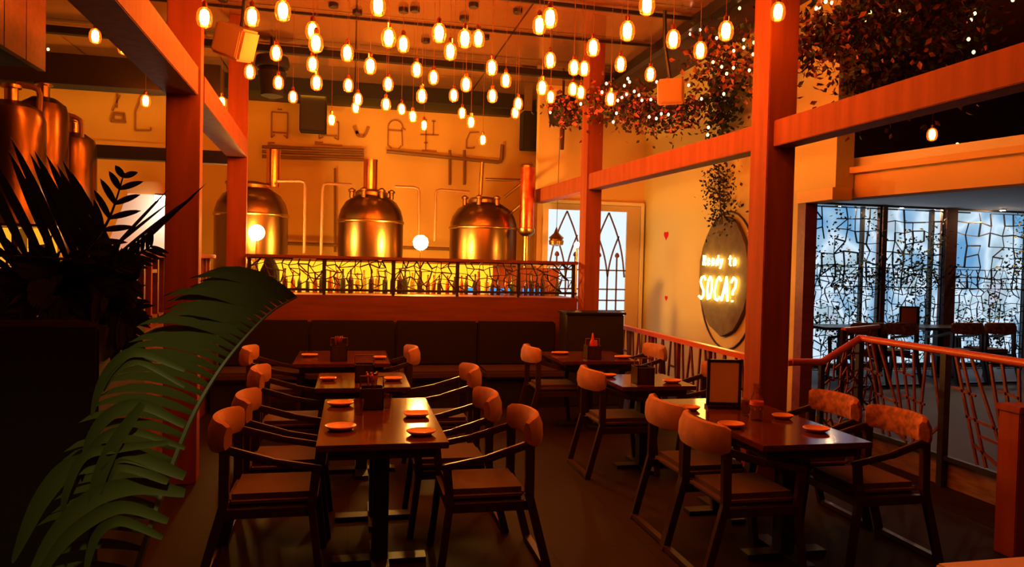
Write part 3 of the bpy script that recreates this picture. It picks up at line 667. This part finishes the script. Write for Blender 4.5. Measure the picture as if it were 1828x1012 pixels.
# chairs in the side room, seen from behind above the fence
for i, (px, lab) in enumerate(((1537, 'side room chair with orange back at left behind the fence'), (1596, 'side room chair with orange back beside the small menu stand'), (1713, 'side room chair with orange back right of the thick window column'), (1771, 'rightmost side room chair with orange back below the vine screen'))):
    q = on_z(px, 574, 1.05); clone(chv, (q.x + .02, q.y+.10, .18), PI/2, lab, 'orange backed chairs in the side room')
for i, (px, lab) in enumerate(((1570, 'dark table in the side room behind the left pair of chairs'), (1745, 'dark table in the side room behind the right pair of chairs'))):
    q = on_z(px, 590, .93); o = empty('side_room_table', (q.x, 9.42, .18), lab, 'table', 'tables in the side room')
    M().box((-.5, -.3, .71), (.5, .3, .75)).build('tabletop', DARKWOOD, o, bevel=.005); M().box((-.05, -.05, .02), (.05, .05, .71)).build('pedestal', BLACK, o); M().box((-.25, -.2, 0), (.25, .2, .02)).build('base', BLACK, o)
def table(x0, x1, y0, y1, label, n=1):
    cx, cy = (x0+x1)/2, (y0+y1)/2; o = empty('dining_table', (cx, cy, 0), label, 'table', 'varnished dining tables'); a, b = (x1-x0)/2, (y1-y0)/2
    M().box((-a, -b, .715), (a, b, .75)).build('tabletop', TABLEWOOD, o, bevel=.004)
    M().box((-a+.06, -b+.06, .655), (a-.06, b-.06, .715)).build('apron', DARKWOOD, o)
    for k_ in range(n):
        yy = 0 if n == 1 else (-1, 1)[k_]*b*.55
        pd = M().box((-.045, yy-.045, .03), (.045, yy+.045, .655)).build('pedestal', BLACK, o)
        M().box((-a*.75, yy-.05, 0), (a*.75, yy+.05, .03)).box((-.05, yy-.25, 0), (.05, yy+.25, .03)).build('foot', BLACK, pd)
    return o
table(-.17, .53, 3.9, 5.22, 'long glossy front table at left centre with four plates', 2)
table(-.26, .46, 5.66, 6.44, 'small glossy middle table in the left row')
table(-.53, .37, 7.0, 8.02, 'small back table of the left row in front of the booth')
table(2.235, 2.93, 3.6, 5.0, 'long front table at right with the black menu stand', 2)
table(2.15, 2.80, 5.53, 6.20, 'small middle table in the right row before the ramp railing')
table(2.09, 2.92, 7.06, 7.90, 'far right table beside the black booth corner block')
# plates
def plate(px, py, label, wd=.17, dp=.10, rz=0, oval=True):
    q = on_z(px, py, .765); o = M()
    n = 24; ring = lambda s, z, c=1: [(wd/2*s*math.copysign(abs(math.cos(2*PI*i/n))**(1 if oval else .5), math.cos(2*PI*i/n)), dp/2*s*math.copysign(abs(math.sin(2*PI*i/n))**(1 if oval else .5), math.sin(2*PI*i/n)), z) for i in range(n)]
    L_ = [ring(.55, 0), ring(.75, .006), ring(1, .022), ring(.97, .027), ring(.7, .014), ring(.1, .012)]
    vs = [p for r in L_ for p in r]; fs = [(k_*n+j, k_*n+(j+1)%n, (k_+1)*n+(j+1)%n, (k_+1)*n+j) for k_ in range(5) for j in range(n)] + [tuple(range(n)), tuple(range(5*n, 6*n))]
    o.add(vs, fs); ob = o.build('side_plate', PLATE, None, None, smooth=True); ob.location = (q.x, q.y, .75); ob.rotation_euler = (0,0,rz)
    return tag(ob, label, 'plate', 'terracotta side plates on the tables')
T = 'terracotta side plate '
plate(608, 762, T + 'near left on the front table', .18, .17); plate(608, 720, T + 'far left on the front table', .18, .15)
plate(743, 739, T + 'far right on the front table in the bright lamp reflection', .16, .15, 0, False); plate(752, 771, T + 'near right on the front table', .17, .15)
plate(586, 676, T + 'at left on the small middle table of the left row', .13, .10, 0, False); plate(702, 676, T + 'at right on the small middle table of the left row', .15, .13, 0, False)
plate(553, 634, T + 'at left on the back table of the left row', .16, .12, 0, False); plate(678, 638, T + 'at right on the back table of the left row', .13, .12, 0, False)
plate(1000, 630, T + 'at left on the far right table', .2, .13); plate(1112, 637, T + 'at right on the far right table', .2, .14, .3)
plate(1085, 670, T + 'at left on the middle table of the right row', .16, .12); plate(1200, 680, T + 'at right on the middle table of the right row', .18, .14, .3)
plate(1305, 758, T + 'near left on the menu table beside the stand', .17, .15); plate(1457, 766, T + 'near right on the menu table beside the marbled chairs', .16, .15)
plate(1397, 743, T + 'far right on the menu table by the thick post', .14, .13); plate(1232, 728, T + 'far left on the menu table under the stand', .14, .13)
# caddies with cutlery and sauces
def caddy(px, py, label, kind, s=1):
    q = on_z(px, py, .75); o = empty('table_caddy', (q.x, q.y, .75), label, 'caddy', 'cutlery caddies on the tables'); w_, h_ = .075*s, .14*s
    b = M(); t = .006
    b.box((-w_, -w_, 0), (w_, w_, t)); b.box((-w_, -w_, 0), (w_, -w_+t, h_)).box((-w_, w_-t, 0), (w_, w_, h_)).box((-w_, -w_, 0), (-w_+t, w_, h_)).box((w_-t, -w_, 0), (w_, w_, h_)); bxo = b.build('box', DARKWOOD, o)
    if kind == 'cutlery':
        for i in range(6):
            x, y = random.uniform(-.5, .5)*w_, random.uniform(-.5, .5)*w_; tx = random.uniform(-.02, .02)
            M().tube([(x, y, .01), (x+tx, y, .17), (x+tx*1.3, y, .21), (x+tx*1.5, y, .235)], [.004, .004, .013, .008], 6).build('spoon', COPPER, o, smooth=True)
    elif kind == 'bottle':
        M().lathe([(.028,.01),(.03,.12),(.03,.17),(.012,.21),(.008,.26),(.004,.27)], (.0,0,0), 12).build('sauce_bottle', KETCHUP, o, smooth=True)
        M().lathe([(.02,.01),(.02,.16),(.012,.19)], (-.045,-.03,0), 12).build('shaker', GLASS, o, smooth=True)
        M().lathe([(.02,.01),(.02,.14),(.018,.19)], (.045,.03,0), 12).build('shaker', PETAL, o, smooth=True)
    if kind != 'cutlery' or True:
        M().tube([(-w_, 0, h_), (-w_, 0, h_+.07), (w_, 0, h_+.07), (w_, 0, h_)], .006, 6).build('handle', WOOD_RED, bxo)
caddy(663, 728, 'dark caddy with cutlery in the middle of the front table', 'cutlery')
caddy(650, 680, 'dark caddy with handle on the small middle table of the left row', 'shaker')
caddy(605, 643, 'dark caddy with upright spoons on the back table of the left row', 'cutlery', 1.05)
caddy(1057, 640, 'wooden caddy with red sauce bottle on the far right table', 'bottle')
caddy(1147, 684, 'wooden caddy with handle on the middle table of the right row', 'shaker')
for (px, py, l) in ((640, 740, 'small glass left of the caddy on the front table'), (690, 728, 'small glass right of the caddy on the front table'), (1330, 742, 'small tumbler beside the menu stand')):
    q = on_z(px, py, .75); tag(M().lathe([(.025,0),(.028,.005),(.034,.10),(.031,.10),(.026,.012),(.001,.012)], (0,0,0), 16).build('tumbler', WATER, None, None, smooth=True), l, 'glass', 'glasses on the tables').location = (q.x, q.y, .75)
q = on_z(1350, 750, .75)
o = empty('water_carafe', (q.x, q.y, .75), 'glass water carafe on the menu table in front of the thick post', 'carafe')
M().lathe([(.035,0),(.04,.01),(.042,.13),(.025,.18),(.022,.22),(.03,.235)], (0,0,0), 20).build('body', WATER, o, smooth=True); M().lathe([(.04,.10),(.0432,.10),(.0432,.125),(.04,.125)], (0,0,0), 20).build('label_band', PETAL, o)
q = on_z(1291, 728, .75)
o = empty('menu_stand', (q.x, q.y, .75), 'black framed upright menu stand with blank face on the right front table', 'menu stand', rz=-.22)
M().box((-.12, -.01, .02), (-.10, .012, .34)).box((.10, -.01, .02), (.12, .012, .34)).box((-.12, -.01, .32), (.12, .012, .34)).box((-.12, -.01, .02), (.12, .012, .04)).build('frame', BLACK, o)
M().box((-.10, -.004, .04), (.10, .006, .32)).build('sheet', PAPER, o); M().box((-.12, -.05, 0), (.12, .05, .02)).build('base', BLACK, o)
q = on_z(1632, 592, .93)
o = empty('menu_stand', (q.x, 8.6, .93), 'small orange lit menu stand between the side room chairs', 'menu stand', rz=-.3)
M().box((-.13, .0, 0), (.13, .03, .34)).build('frame', BLACK, o); M().box((-.11, -.004, .03), (.09, .001, .32)).build('sheet', mat('orange sheet', (.7, .2, .08), .6), o)
# near table corner at bottom right
q = on_z(1830, 996, .75)
o = empty('serving_table', (q.x + .20, q.y - .40, 0), 'pale wooden serving table corner at the bottom right edge', 'table')
M().box((-.55, -.42, .71), (.55, .42, .75)).build('tabletop', TRIM, o, bevel=.01)
for a in (-.48, .48):
    for b in (-.36, .36): M().box((a-.03, b-.03, 0), (a+.03, b+.03, .71)).build('leg', WOOD, o)
# ------------------------------------------------------------------ speakers, projector
for (a, b, lab) in (((535, 167), (582, 235), 'black hanging speaker at left in front of the mural wall'), ((935, 203), (977, 267), 'black hanging speaker at right above the red copper column')):
    p, q = on_y(*a, 12.3), on_y(*b, 12.3); o = empty('hanging_speaker', ((p.x+q.x)/2, 12.3, q.z), lab, 'speaker', 'black speakers hanging before the back wall'); w_ = (q.x-p.x)/2; h_ = p.z - q.z + .06
    M().box((-w_, 0, 0), (w_, .3, h_)).build('cabinet', BLACKBOX, o, bevel=.01); M().box((-w_+.02, -.012, .02), (w_-.02, 0, h_-.02)).build('grille', BLACK, o); M().box((-.03, .12, h_), (.03, .18, 4.6 - q.z)).build('bracket', BLACK, o)
def beige(px, py, y, s, lab, ry):
    q = on_y(px, py, y); o = empty('wall_speaker', q, lab, 'speaker', 'beige box speakers under the ceiling'); o.rotation_euler = (.2, ry, -.35)
    M().box((-s/2, -.13, -s*.5), (s/2, .13, s*.5)).build('cabinet', BEIGE, o, bevel=.02); M().box((-s/2+.03, -.14, -s*.5+.03), (s/2-.03, -.13, s*.5-.03)).build('grille', BEIGE, o)
    M().tube([(0, .05, s*.5), (-.05, .05, s*.5+.35), (-.05, .05, s*.5+.7)], .02, 8).build('bracket', BLACK, o)
beige(420, 75, 6.6, .27, 'beige tilted box speaker hanging beside the left post', .35); beige(1197, 164, 7.3, .27, 'beige box speaker among the fairy lights at right', -.05)
q = on_y(486, 130, 10.0)
o = empty('projector', (q.x, 10, q.z), 'black round stage light unit hanging under the ceiling at left', 'projector')
M().lathe([(.05,-.33),(.14,-.30),(.16,-.1),(.18,.0),(.15,.05)], (0,0,0), 20).build('body', BLACKBOX, o, smooth=True); M().lathe([(.2,.06),(.22,.1),(.2,.2),(.1,.22)], (0,0,0), 20).build('yoke', BLACKBOX, o, smooth=True); M().tube([(0,0,.2),(0,0,4.6-q.z)], .03, 8).build('stem', BLACK, o)
q = on_y(1005, 198, 11.0)
o = empty('ceiling_fan_unit', (q.x, 11.0, q.z), 'dark round ventilator hanging beside the right black speaker', 'ventilator')
M().lathe([(.05,-.25),(.2,-.2),(.24,0),(.2,.18),(.06,.24)], (0,0,0), 20).build('drum', BLACKBOX, o, smooth=True); M().tube([(0,0,.2),(0,0,4.6-q.z)], .02, 8).build('stem', BLACK, o); M().lathe([(.03,-.6),(.035,-.3),(.02,-.2)], (0,0,0), 8).build('tail', AUTUMN, o)
# ------------------------------------------------------------------ bulbs
BP = [(365,28),(450,27),(505,16),(675,7),(558,52),(564,74),(694,64),(720,76),(784,56),(830,66),(854,66),(804,89),(493,92),(620,92),(558,112),(661,115),(744,122),(774,136),(878,118),(446,126),(497,145),(565,145),(622,150),(693,148),(832,148),(753,169),(810,168),(879,169),(396,181),(523,171),(639,175),(635,190),(689,184),(717,193),(737,206),(757,222),(825,200),(841,216),(592,212),(862,248),
 (963,42),(982,29),(1155,5),(1120,52),(1059,82),(1202,67),(1296,52),(1250,87),(1389,18),(982,105),(1025,118),(1043,120),(1108,112),(1161,130),(903,141),(968,154),(983,171),(1023,157),(1037,163),(925,183),(920,199),(1090,174),
 (170,62),(221,82),(260,178),(1664,238)]
NAMED = {(862,248): 'lowest hanging bulb, alone on the mural wall above the right tank', (592,212): 'bulb hanging just right of the left black speaker', (523,171): 'bulb hanging just left of the left black speaker',
 (1389,18): 'bulb glowing against the top of the thick right post', (1664,238): 'single bulb above the lintel at right', (170,62): 'left one of the two bulbs beside the hanging plank box', (221,82): 'right one of the two bulbs beside the hanging plank box', (260,178): 'bulb hanging left of the near left post before the tube drawing',
 (365,28): 'bulb beside the top of the near left post', (396,181): 'bulb between the two left posts', (446,126): 'bulb just right of the second left post', (675,7): 'large bulb cut by the top frame edge above the middle', (1155,5): 'large bulb cut by the top frame edge at right',
 (1202,67): 'largest amber bulb, right of centre below the ceiling edge', (1296,52): 'amber bulb high at right before the foliage, upper of a pair', (1250,87): 'amber bulb at right before the foliage, lower of a pair', (1090,174): 'bulb just right of the slim post top', (1161,130): 'bulb left of the beige box speaker at right',
 (1059,82): 'amber bulb above the top of the slim post', (1120,52): 'amber bulb upper right of the slim post', (757,222): 'lowest bulb in the diagonal run over the mural centre',
 (830,66): 'left of two equal bulbs side by side high in the middle of the ceiling', (854,66): 'right of two equal bulbs side by side high in the middle of the ceiling',
 (558,52): 'upper of two overlapping bulbs upper left of the left black speaker', (564,74): 'lower of two overlapping bulbs upper left of the left black speaker',
 (1025,118): 'left of two close bulbs just above the slim post', (1043,120): 'right of two close bulbs just above the slim post',
 (639,175): 'upper of two touching bulbs on the mural edge right of the left black speaker', (635,190): 'lower of two touching bulbs on the mural edge right of the left black speaker',
 (925,183): 'upper of two touching bulbs at the top of the right black speaker', (920,199): 'lower of two touching bulbs at the top of the right black speaker',
 (1023,157): 'left of two touching bulbs at the top of the slim post', (1037,163): 'right of two touching bulbs at the top of the slim post',
 (963,42): 'left and lower of two neighbouring bulbs high above the right black speaker', (982,29): 'right and higher of two neighbouring bulbs high above the right black speaker',
 (689,184): 'highest bulb in the diagonal run over the mural centre', (717,193): 'second bulb in the diagonal run over the mural centre', (737,206): 'third bulb in the diagonal run over the mural centre',
 (825,200): 'upper of two bulbs on the mural wall left of the lowest hanging bulb', (841,216): 'lower of two bulbs on the mural wall left of the lowest hanging bulb',
 (497,145): 'bulb in front of the black round stage light unit', (493,92): 'bulb just above the black round stage light unit', (450,27): 'bulb above the beige tilted box speaker', (505,16): 'bulb upper right of the beige tilted box speaker'}
def bulb_proto():
    o = empty('hanging_bulb', (0,0,0), 'b', 'light bulb')
    gl = M().lathe([(.016, .055), (.036, .042), (.050, .012), (.053, -.03), (.043, -.065), (.020, -.080), (.002, -.084)], (0,0,0), 16).build('glass', BULBGLASS, o, smooth=True)
    M().lathe([(.014, .040), (.026, .028), (.031, 0), (.030, -.035), (.022, -.055), (.006, -.064)], (0,0,0), 8).build('filament', FIL, gl, smooth=True)
    M().lathe([(.016, .05), (.018, .055), (.018, .085), (.006, .10)], (0,0,0), 12).build('socket', COPPER, o)
    return o
bp = bulb_proto(); canopy = M().lathe([(.05, 0), (.055, .01), (.055, .05)], (0,0,0), 10).build('canopy', BLACK, bp)
cord0 = M().box((-.0016, -.0016, 0), (.0016, .0016, 1)).build('cord', PIPE, bp)
rs = random.Random(3); first = True
for i, (px, py) in enumerate(BP):
    t = rs.uniform(3.28, 3.52)
    if (px, py) == (1664, 238): q = on_y(px, py, 6.6)
    elif (px, py) == (862, 248): q = on_z(px, py, 3.3)
    elif (px, py) == (1389, 18): q = on_y(px, py, 4.75)
    elif (px, py) == (260, 178): q = on_y(px, py, 8.7)
    elif px == 170 or px == 221: q = on_y(px, py, 7.4)
    else: q = on_z(px, py, t)
    lab = NAMED.get((px, py)) or 'warm filament bulb in the crowded cluster hanging from the glossy ceiling'
    if first: o = bp; o.location = q; o['label'] = lab; first = False
    else: o = clone(bp, q, 0, lab)
    o['group'] = 'hanging filament bulbs'
    top = 4.6 - q.z
    for c_ in o.children:
        if c_.name.startswith('cord'): c_.location = (0, 0, .09); c_.scale = (1, 1, top - .09)
        if c_.name.startswith('canopy'): c_.location = (0, 0, top - .05)
# pendant bulbs out of view near the camera, added to light posts and chairs
for x, y in ((.4, 2.2), (2.6, .9), (1.0, -.4), (2.4, 2.6), (1.3, 2.7), (2.9, -.9), (3.9, 1.0)):
    o = clone(bp, (x, y, 3.4), 0, 'warm filament bulb out of view, added to light posts and chairs from the front'); o['group'] = 'added hanging bulbs out of view near the camera'
    for c_ in o.children:
        if c_.name.startswith('cord'): c_.location = (0,0,.12); c_.scale = (1,1,1.08)
        if c_.name.startswith('canopy'): c_.location = (0,0,1.15)
# ------------------------------------------------------------------ garlands, vines, fairy lights
def foliage(name, pts, n, spread, size, mats, label, cat='garland', stem=True):
    P = [Vector(p) for p in pts]; c = sum(P, Vector()) / len(P)
    o = empty(name, c, label, cat)
    if stem: M().tube(P, .008, 5).build('stem', BARK, o, org=c)
    for mi, m_ in enumerate(mats):
        mb = M()
        for _ in range(n // len(mats)):
            t = random.random() * (len(P)-1); i = min(int(t), len(P)-2); b = P[i].lerp(P[i+1], t-i)
            leaf_quad(mb, b + Vector((random.gauss(0, spread[0]), random.gauss(0, spread[1]), random.gauss(0, spread[2]))), random.uniform(.7, 1.3)*size)
        q_ = mb.build('leaves' if m_ != PETAL else 'flowers', m_, o, org=c); q_['kind'] = 'stuff'
    return o
Yg = 8.4
foliage('leaf_garland', [on_y(1065,180,Yg), on_y(1130,195,Yg), on_y(1180,205,Yg), on_y(1250,190,Yg)], 1700, (.13,.2,.12), .07, (IVY, AUTUMN, AUTUMN, IVY, AUTUMN, PETAL), 'red and pink leaf garland with fairy lights right of the slim post')
foliage('leaf_garland', [on_y(985,185,10.2), on_y(1010,205,10.2), on_y(1035,215,10.2)], 320, (.10,.15,.10), .08, (AUTUMN, IVY, PETAL), 'small red flower garland left of the slim post top')
foliage('leaf_garland', [on_y(1240,95,7.6), on_y(1300,110,7.4), on_y(1360,120,7.2)], 700, (.12,.2,.20), .08, (IVY, AUTUMN, GOLDLEAF), 'dark garland left of the thick post top', )
foliage('hanging_plant', [on_x(1290,140,4.5), on_x(1290,180,4.5), on_x(1288,250,4.5)], 500, (.06,.16,.16), .09, (IVY,), 'green hanging plant on the wall above the beam and neon disc', 'plant')
foliage('leaf_garland', [on_y(1440,85,5.8), on_y(1490,60,5.8), on_y(1560,40,5.8), on_y(1640,45,5.8), on_y(1740,25,5.7)], 2600, (.15,.18,.14), .07, (IVY, AUTUMN, IVY, AUTUMN, AUTUMN, GOLDLEAF), 'large dark garland hanging from the ceiling at top right')
foliage('leaf_garland', [on_y(1520,150,6.3), on_y(1570,140,6.3), on_y(1650,130,6.3), on_y(1740,110,6.2)], 1500, (.13,.10,.20), .07, (IVY, AUTUMN, BARK), 'lower dark trailing foliage over the lintel at right')
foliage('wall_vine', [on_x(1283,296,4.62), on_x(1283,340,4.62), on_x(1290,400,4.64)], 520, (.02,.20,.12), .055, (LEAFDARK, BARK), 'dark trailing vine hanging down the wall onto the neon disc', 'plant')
FP = [(753,505),(883,475),(862,518),(893,495),(727,557),(875,570),(847,590),(922,552),(950,575),(968,606),(822,607),(1022,602),(1057,495),(1250,515),(1200,607),(1328,597),(1012,706),(1055,716),(1085,688),(1128,692),(814,684),(795,737),(598,628),(414,680),(1463,568),(1260,206),(1320,180),(1420,230),(1523,307),(1583,240),(1583,287),(1645,257),(1640,328),(1672,397),(1617,425),(1398,375),(1450,404),(1480,445),(1521,410),(1558,50),(1370,770),(1365,815)]
FP = [(860 + x*.2954, y*.2954) for x, y in FP]
FQ = [(1457,15),(1474,3),(1485,5),(1462,13),(1547,37),(1553,22),(1607,18),(1740,24),(1729,70),(1738,93),(1663,145),(1510,189),(1529,185),(1808,0),(86,88),(207,161),(1709,258),(1733,36)]
fl = None
for i, (px, py) in enumerate(FP + FQ):
    right = i >= len(FP)
    if px < 300: q = on_y(px, py, 8.3)
    elif right: q = on_y(px, py, 5.7)
    else: q = on_y(px, py, 7.9 if px < 1260 else 7.0)
    if px < 1000: q = on_y(px, py, 9.7)
    if fl is None: fl = M().lathe([(.003,-.017),(.011,-.011),(.014,0),(.011,.011),(.003,.017)], (0,0,0), 10).build('fairy_light', FAIRY, smooth=True); o = fl; FW = fl.data.copy(); FW.materials.clear(); FW.materials.append(FAIRYW)
    else: o = fl.copy(); C.objects.link(o)
    if right or px > 1260 or px < 300: o.data = FW
    o.location = q
    if px < 300: tag(o, 'tiny warm light under the left ceiling beside the plank box' if py < 100 else 'tiny warm light above the kettle drawing at left', 'fairy light')
    elif right: tag(o, 'tiny warm fairy light in the dark foliage right of the thick post', 'fairy light', 'fairy lights in the right foliage')
    elif px > 1260: tag(o, 'tiny yellow fairy light in the foliage left of the thick post', 'fairy light', 'yellow fairy lights left of the thick post')
    else: tag(o, 'tiny pink white fairy light in the garland around the slim post', 'fairy light', 'fairy lights in the pink garland')
# ------------------------------------------------------------------ palms and planter at left
pl = empty('planter', (-2.2, 3.65, 0), 'tall black planter box at lower left holding the palm', 'planter')
M().box((-3.4, 3.3, 0), (-1.02, 4.0, 1.42)).build('box', BLACKBOX, pl, org=pl.location, bevel=.01); M().box((-3.35, 3.35, 1.42), (-1.07, 3.95, 1.44)).build('soil', BARK, pl, org=pl.location)
def frond(mbs, pts, n, ll, lw, side, droop=.3, taper=True, m=LEAF, parent=None, name='frond', g=None, dirs=None):
    """rachis through pts with leaflets; side=+1/-1/0 (both)"""
    P = [Vector(p) for p in pts]; Q = []
    for i in range(len(P)-1):
        for k_ in range(8):
            t = k_/8; p0 = P[max(i-1,0)]; p1 = P[i]; p2 = P[i+1]; p3 = P[min(i+2,len(P)-1)]
            Q.append(.5*((2*p1)+(p2-p0)*t+(2*p0-5*p1+4*p2-p3)*t*t+(3*p1-p0-3*p2+p3)*t**3))
    Q.append(P[-1]); mb = M(); mb.tube(Q, [.009*(1-.75*i/len(Q)) for i in range(len(Q))], 5)
    for i in range(n):
        u = (i+.5)/n; k_ = u*(len(Q)-1); j = min(int(k_), len(Q)-2); b = Q[j].lerp(Q[j+1], k_-j); tg = (Q[min(j+2,len(Q)-1)]-Q[max(j-1,0)]).normalized()
        sides = (1,-1) if side == 0 else (side,)
        for s in sides:
            if dirs: d = Vector(dirs(u, s)).normalized()
            else:
                sd = tg.cross(Vector((0,-1,0))).normalized() * s
                d = (sd*.8 + tg*.75 + Vector((0, random.uniform(-.25,.25), 0))).normalized()
            L_ = ll*(math.sin(PI*min(1, .12+u*.85))**.6 if taper else 1)*random.uniform(.9,1.08); seg = 6
            nrm = d.cross(Vector((0, -1, .2))).normalized(); p = b.copy(); vs = []; dd = d.copy()
            for q_ in range(seg+1):
                w_ = lw*math.sin(PI*(.12+.88*q_/seg))**.7 if q_ < seg else .0006
                vs += [p + nrm*w_/2, p - nrm*w_/2 + Vector((0,.004,0)), ]
                dd = (dd + Vector((0,0,-droop/seg*(1+q_*.5)))).normalized(); nrm = dd.cross(Vector((0,-1,.2))).normalized(); p = p + dd*L_/seg
            mb.add(vs, [(2*q_, 2*q_+1, 2*q_+3, 2*q_+2) for q_ in range(seg)])
    return mb.build(name, m, parent, org=g)
pa = empty('palm_plant', (-1.3, 3.55, 1.44), 'dark palm at left whose pointed leaves spread over the glowing side bar', 'palm'); g = pa.location
base = Vector((-1.3, 3.55, 1.5))
Yp = 3.5
def fan(tip, mid, n, ll, side, dirs=None, lw=.03): frond(None, [base, on_y(*mid, Yp), on_y(*tip, Yp-.1)], n, ll, lw, side, .12, True, LEAFDARK, pa, 'frond', g, dirs)
M().tube([(-1.3,3.55,1.44), (-1.3,3.55,1.6), (-1.31,3.5,1.75)], .035, 10).build('trunk', BARK, pa, org=g)
upleft = lambda u, s: (-.42 + random.uniform(-.05,.05), random.uniform(-.1,.1), 1)
upright = lambda u, s: (.7 + random.uniform(-.1,.1), random.uniform(-.1,.1), .72)
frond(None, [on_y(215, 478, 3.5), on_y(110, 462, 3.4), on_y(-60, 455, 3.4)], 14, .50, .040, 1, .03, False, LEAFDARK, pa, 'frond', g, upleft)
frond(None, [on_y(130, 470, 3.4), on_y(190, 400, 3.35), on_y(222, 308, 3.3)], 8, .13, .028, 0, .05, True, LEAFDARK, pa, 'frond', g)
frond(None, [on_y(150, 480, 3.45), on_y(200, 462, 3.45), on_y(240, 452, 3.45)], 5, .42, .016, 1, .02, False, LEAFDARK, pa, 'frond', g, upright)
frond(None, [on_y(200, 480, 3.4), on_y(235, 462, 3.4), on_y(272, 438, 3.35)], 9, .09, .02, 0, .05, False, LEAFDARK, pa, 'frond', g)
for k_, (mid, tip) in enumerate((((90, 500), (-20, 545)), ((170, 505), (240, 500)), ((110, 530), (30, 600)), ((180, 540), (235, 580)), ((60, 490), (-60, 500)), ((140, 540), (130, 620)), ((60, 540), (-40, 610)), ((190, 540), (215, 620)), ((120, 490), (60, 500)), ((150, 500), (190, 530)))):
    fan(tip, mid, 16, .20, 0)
# big bright-edged frond in the foreground
pf = empty('palm_plant', (-.75, 1.75, 0), 'large arching green palm frond plant in the left foreground with drooping leaflets', 'palm'); g = pf.location
pot = on_y(110, 1010, 1.75)
pts = [(200, 1150), (262, 960), (300, 850), (345, 740), (392, 660), (440, 600), (485, 556), (530, 530)]
rach = [on_y(x, y, 1.75 + .05*i) for i, (x, y) in enumerate(pts)]
def dr(u, s):
    return (-1, random.uniform(-.12, .12), .30 + .55*u + random.uniform(-.04, .04))
frond(None, rach, 36, .25, .024, 1, .42, False, LEAF, pf, 'frond', g, dr)
def strap(px, w0, y=1.62, bend=.25):
    P = [on_y(a, b, y + .02*k_) for k_, (a, b) in enumerate(px)]; Q = []
    for i in range(len(P)-1):
        for k_ in range(6):
            t = k_/6; p0 = P[max(i-1,0)]; p1 = P[i]; p2 = P[i+1]; p3 = P[min(i+2,len(P)-1)]
            Q.append(.5*((2*p1)+(p2-p0)*t+(2*p0-5*p1+4*p2-p3)*t*t+(3*p1-p0-3*p2+p3)*t**3))
    Q.append(P[-1]); mb = M(); n = len(Q); vs = []
    for k_, p in enumerate(Q):
        d = (Q[min(k_+1, n-1)] - Q[max(k_-1, 0)]).normalized(); nr = d.cross(Vector((0, -1, .15))).normalized(); w_ = w0*math.sin(PI*(.10+.89*k_/(n-1)))**.7/2
        vs += [p + nr*w_, p + Vector((0, .3*w_, 0)), p - nr*w_]
    mb.add(vs, [(3*a, 3*a+1, 3*a+4, 3*a+3) for a in range(n-1)] + [(3*a+1, 3*a+2, 3*a+5, 3*a+4) for a in range(n-1)])
    mb.build('leaflet', LEAF, pf, org=g, smooth=True)
for px, w_ in (([(330,660),(245,628),(200,655),(175,700),(163,745)], .022), ([(330,690),(250,645),(205,665),(185,700)], .016),
    ([(330,760),(250,722),(190,745),(158,795),(146,860)], .026), ([(330,800),(240,770),(185,780),(150,830),(120,900)], .018),
    ([(330,850),(230,812),(180,822),(120,838),(75,890),(45,950),(22,1005)], .042), ([(300,860),(215,830),(180,865),(170,940),(150,1030)], .030),
    ([(330,880),(240,868),(160,893),(95,958),(48,1040)], .040), ([(300,930),(220,905),(150,935),(95,990),(60,1060)], .030),
    ([(300,790),(215,800),(150,815),(118,880),(112,930)], .020), ([(255,720),(200,800),(170,880),(166,960)], .030), ([(290,960),(215,930),(170,960),(150,1040)], .022)):
    strap(px, w_)
M().lathe([(.14, 0), (.18, .02), (.22, .36), (.23, .38), (.20, .38), (.18, .33)], (rach[0].x, rach[0].y, 0), 24).build('pot', BLACKBOX, pf, org=g, smooth=True)
M().tube([(rach[0].x, rach[0].y, .3), rach[0]], .014, 8).build('stem', BARK, pf, org=g)
# spot lamp out of view, added to light the foreground palm
o = empty('added_palm_spotlight', (-.2, .3, 3.3), 'small unseen ceiling spotlight added to light the foreground palm', 'light')
M().lathe([(.05, 0), (.06, .02), (.05, .14), (.02, .16)], (0,0,0), 16).build('can', BLACK, o); M().tube([(0,0,.15),(0,0,1.3)], .008, 6).build('stem', BLACK, o)
l = bpy.data.lights.new('palm_fill_spot', 'SPOT'); l.energy = 85; l.color = (1, .80, .36); l.spot_size = .82; l.spot_blend = .8; l.shadow_soft_size = .03
lo = bpy.data.objects.new('palm_fill_spot', l); C.objects.link(lo); lo.location = (-.2, .3, 3.27)
lo.rotation_euler = (Vector((-.95, 1.75, 1.05)) - lo.location).to_track_quat('-Z', 'Y').to_euler()
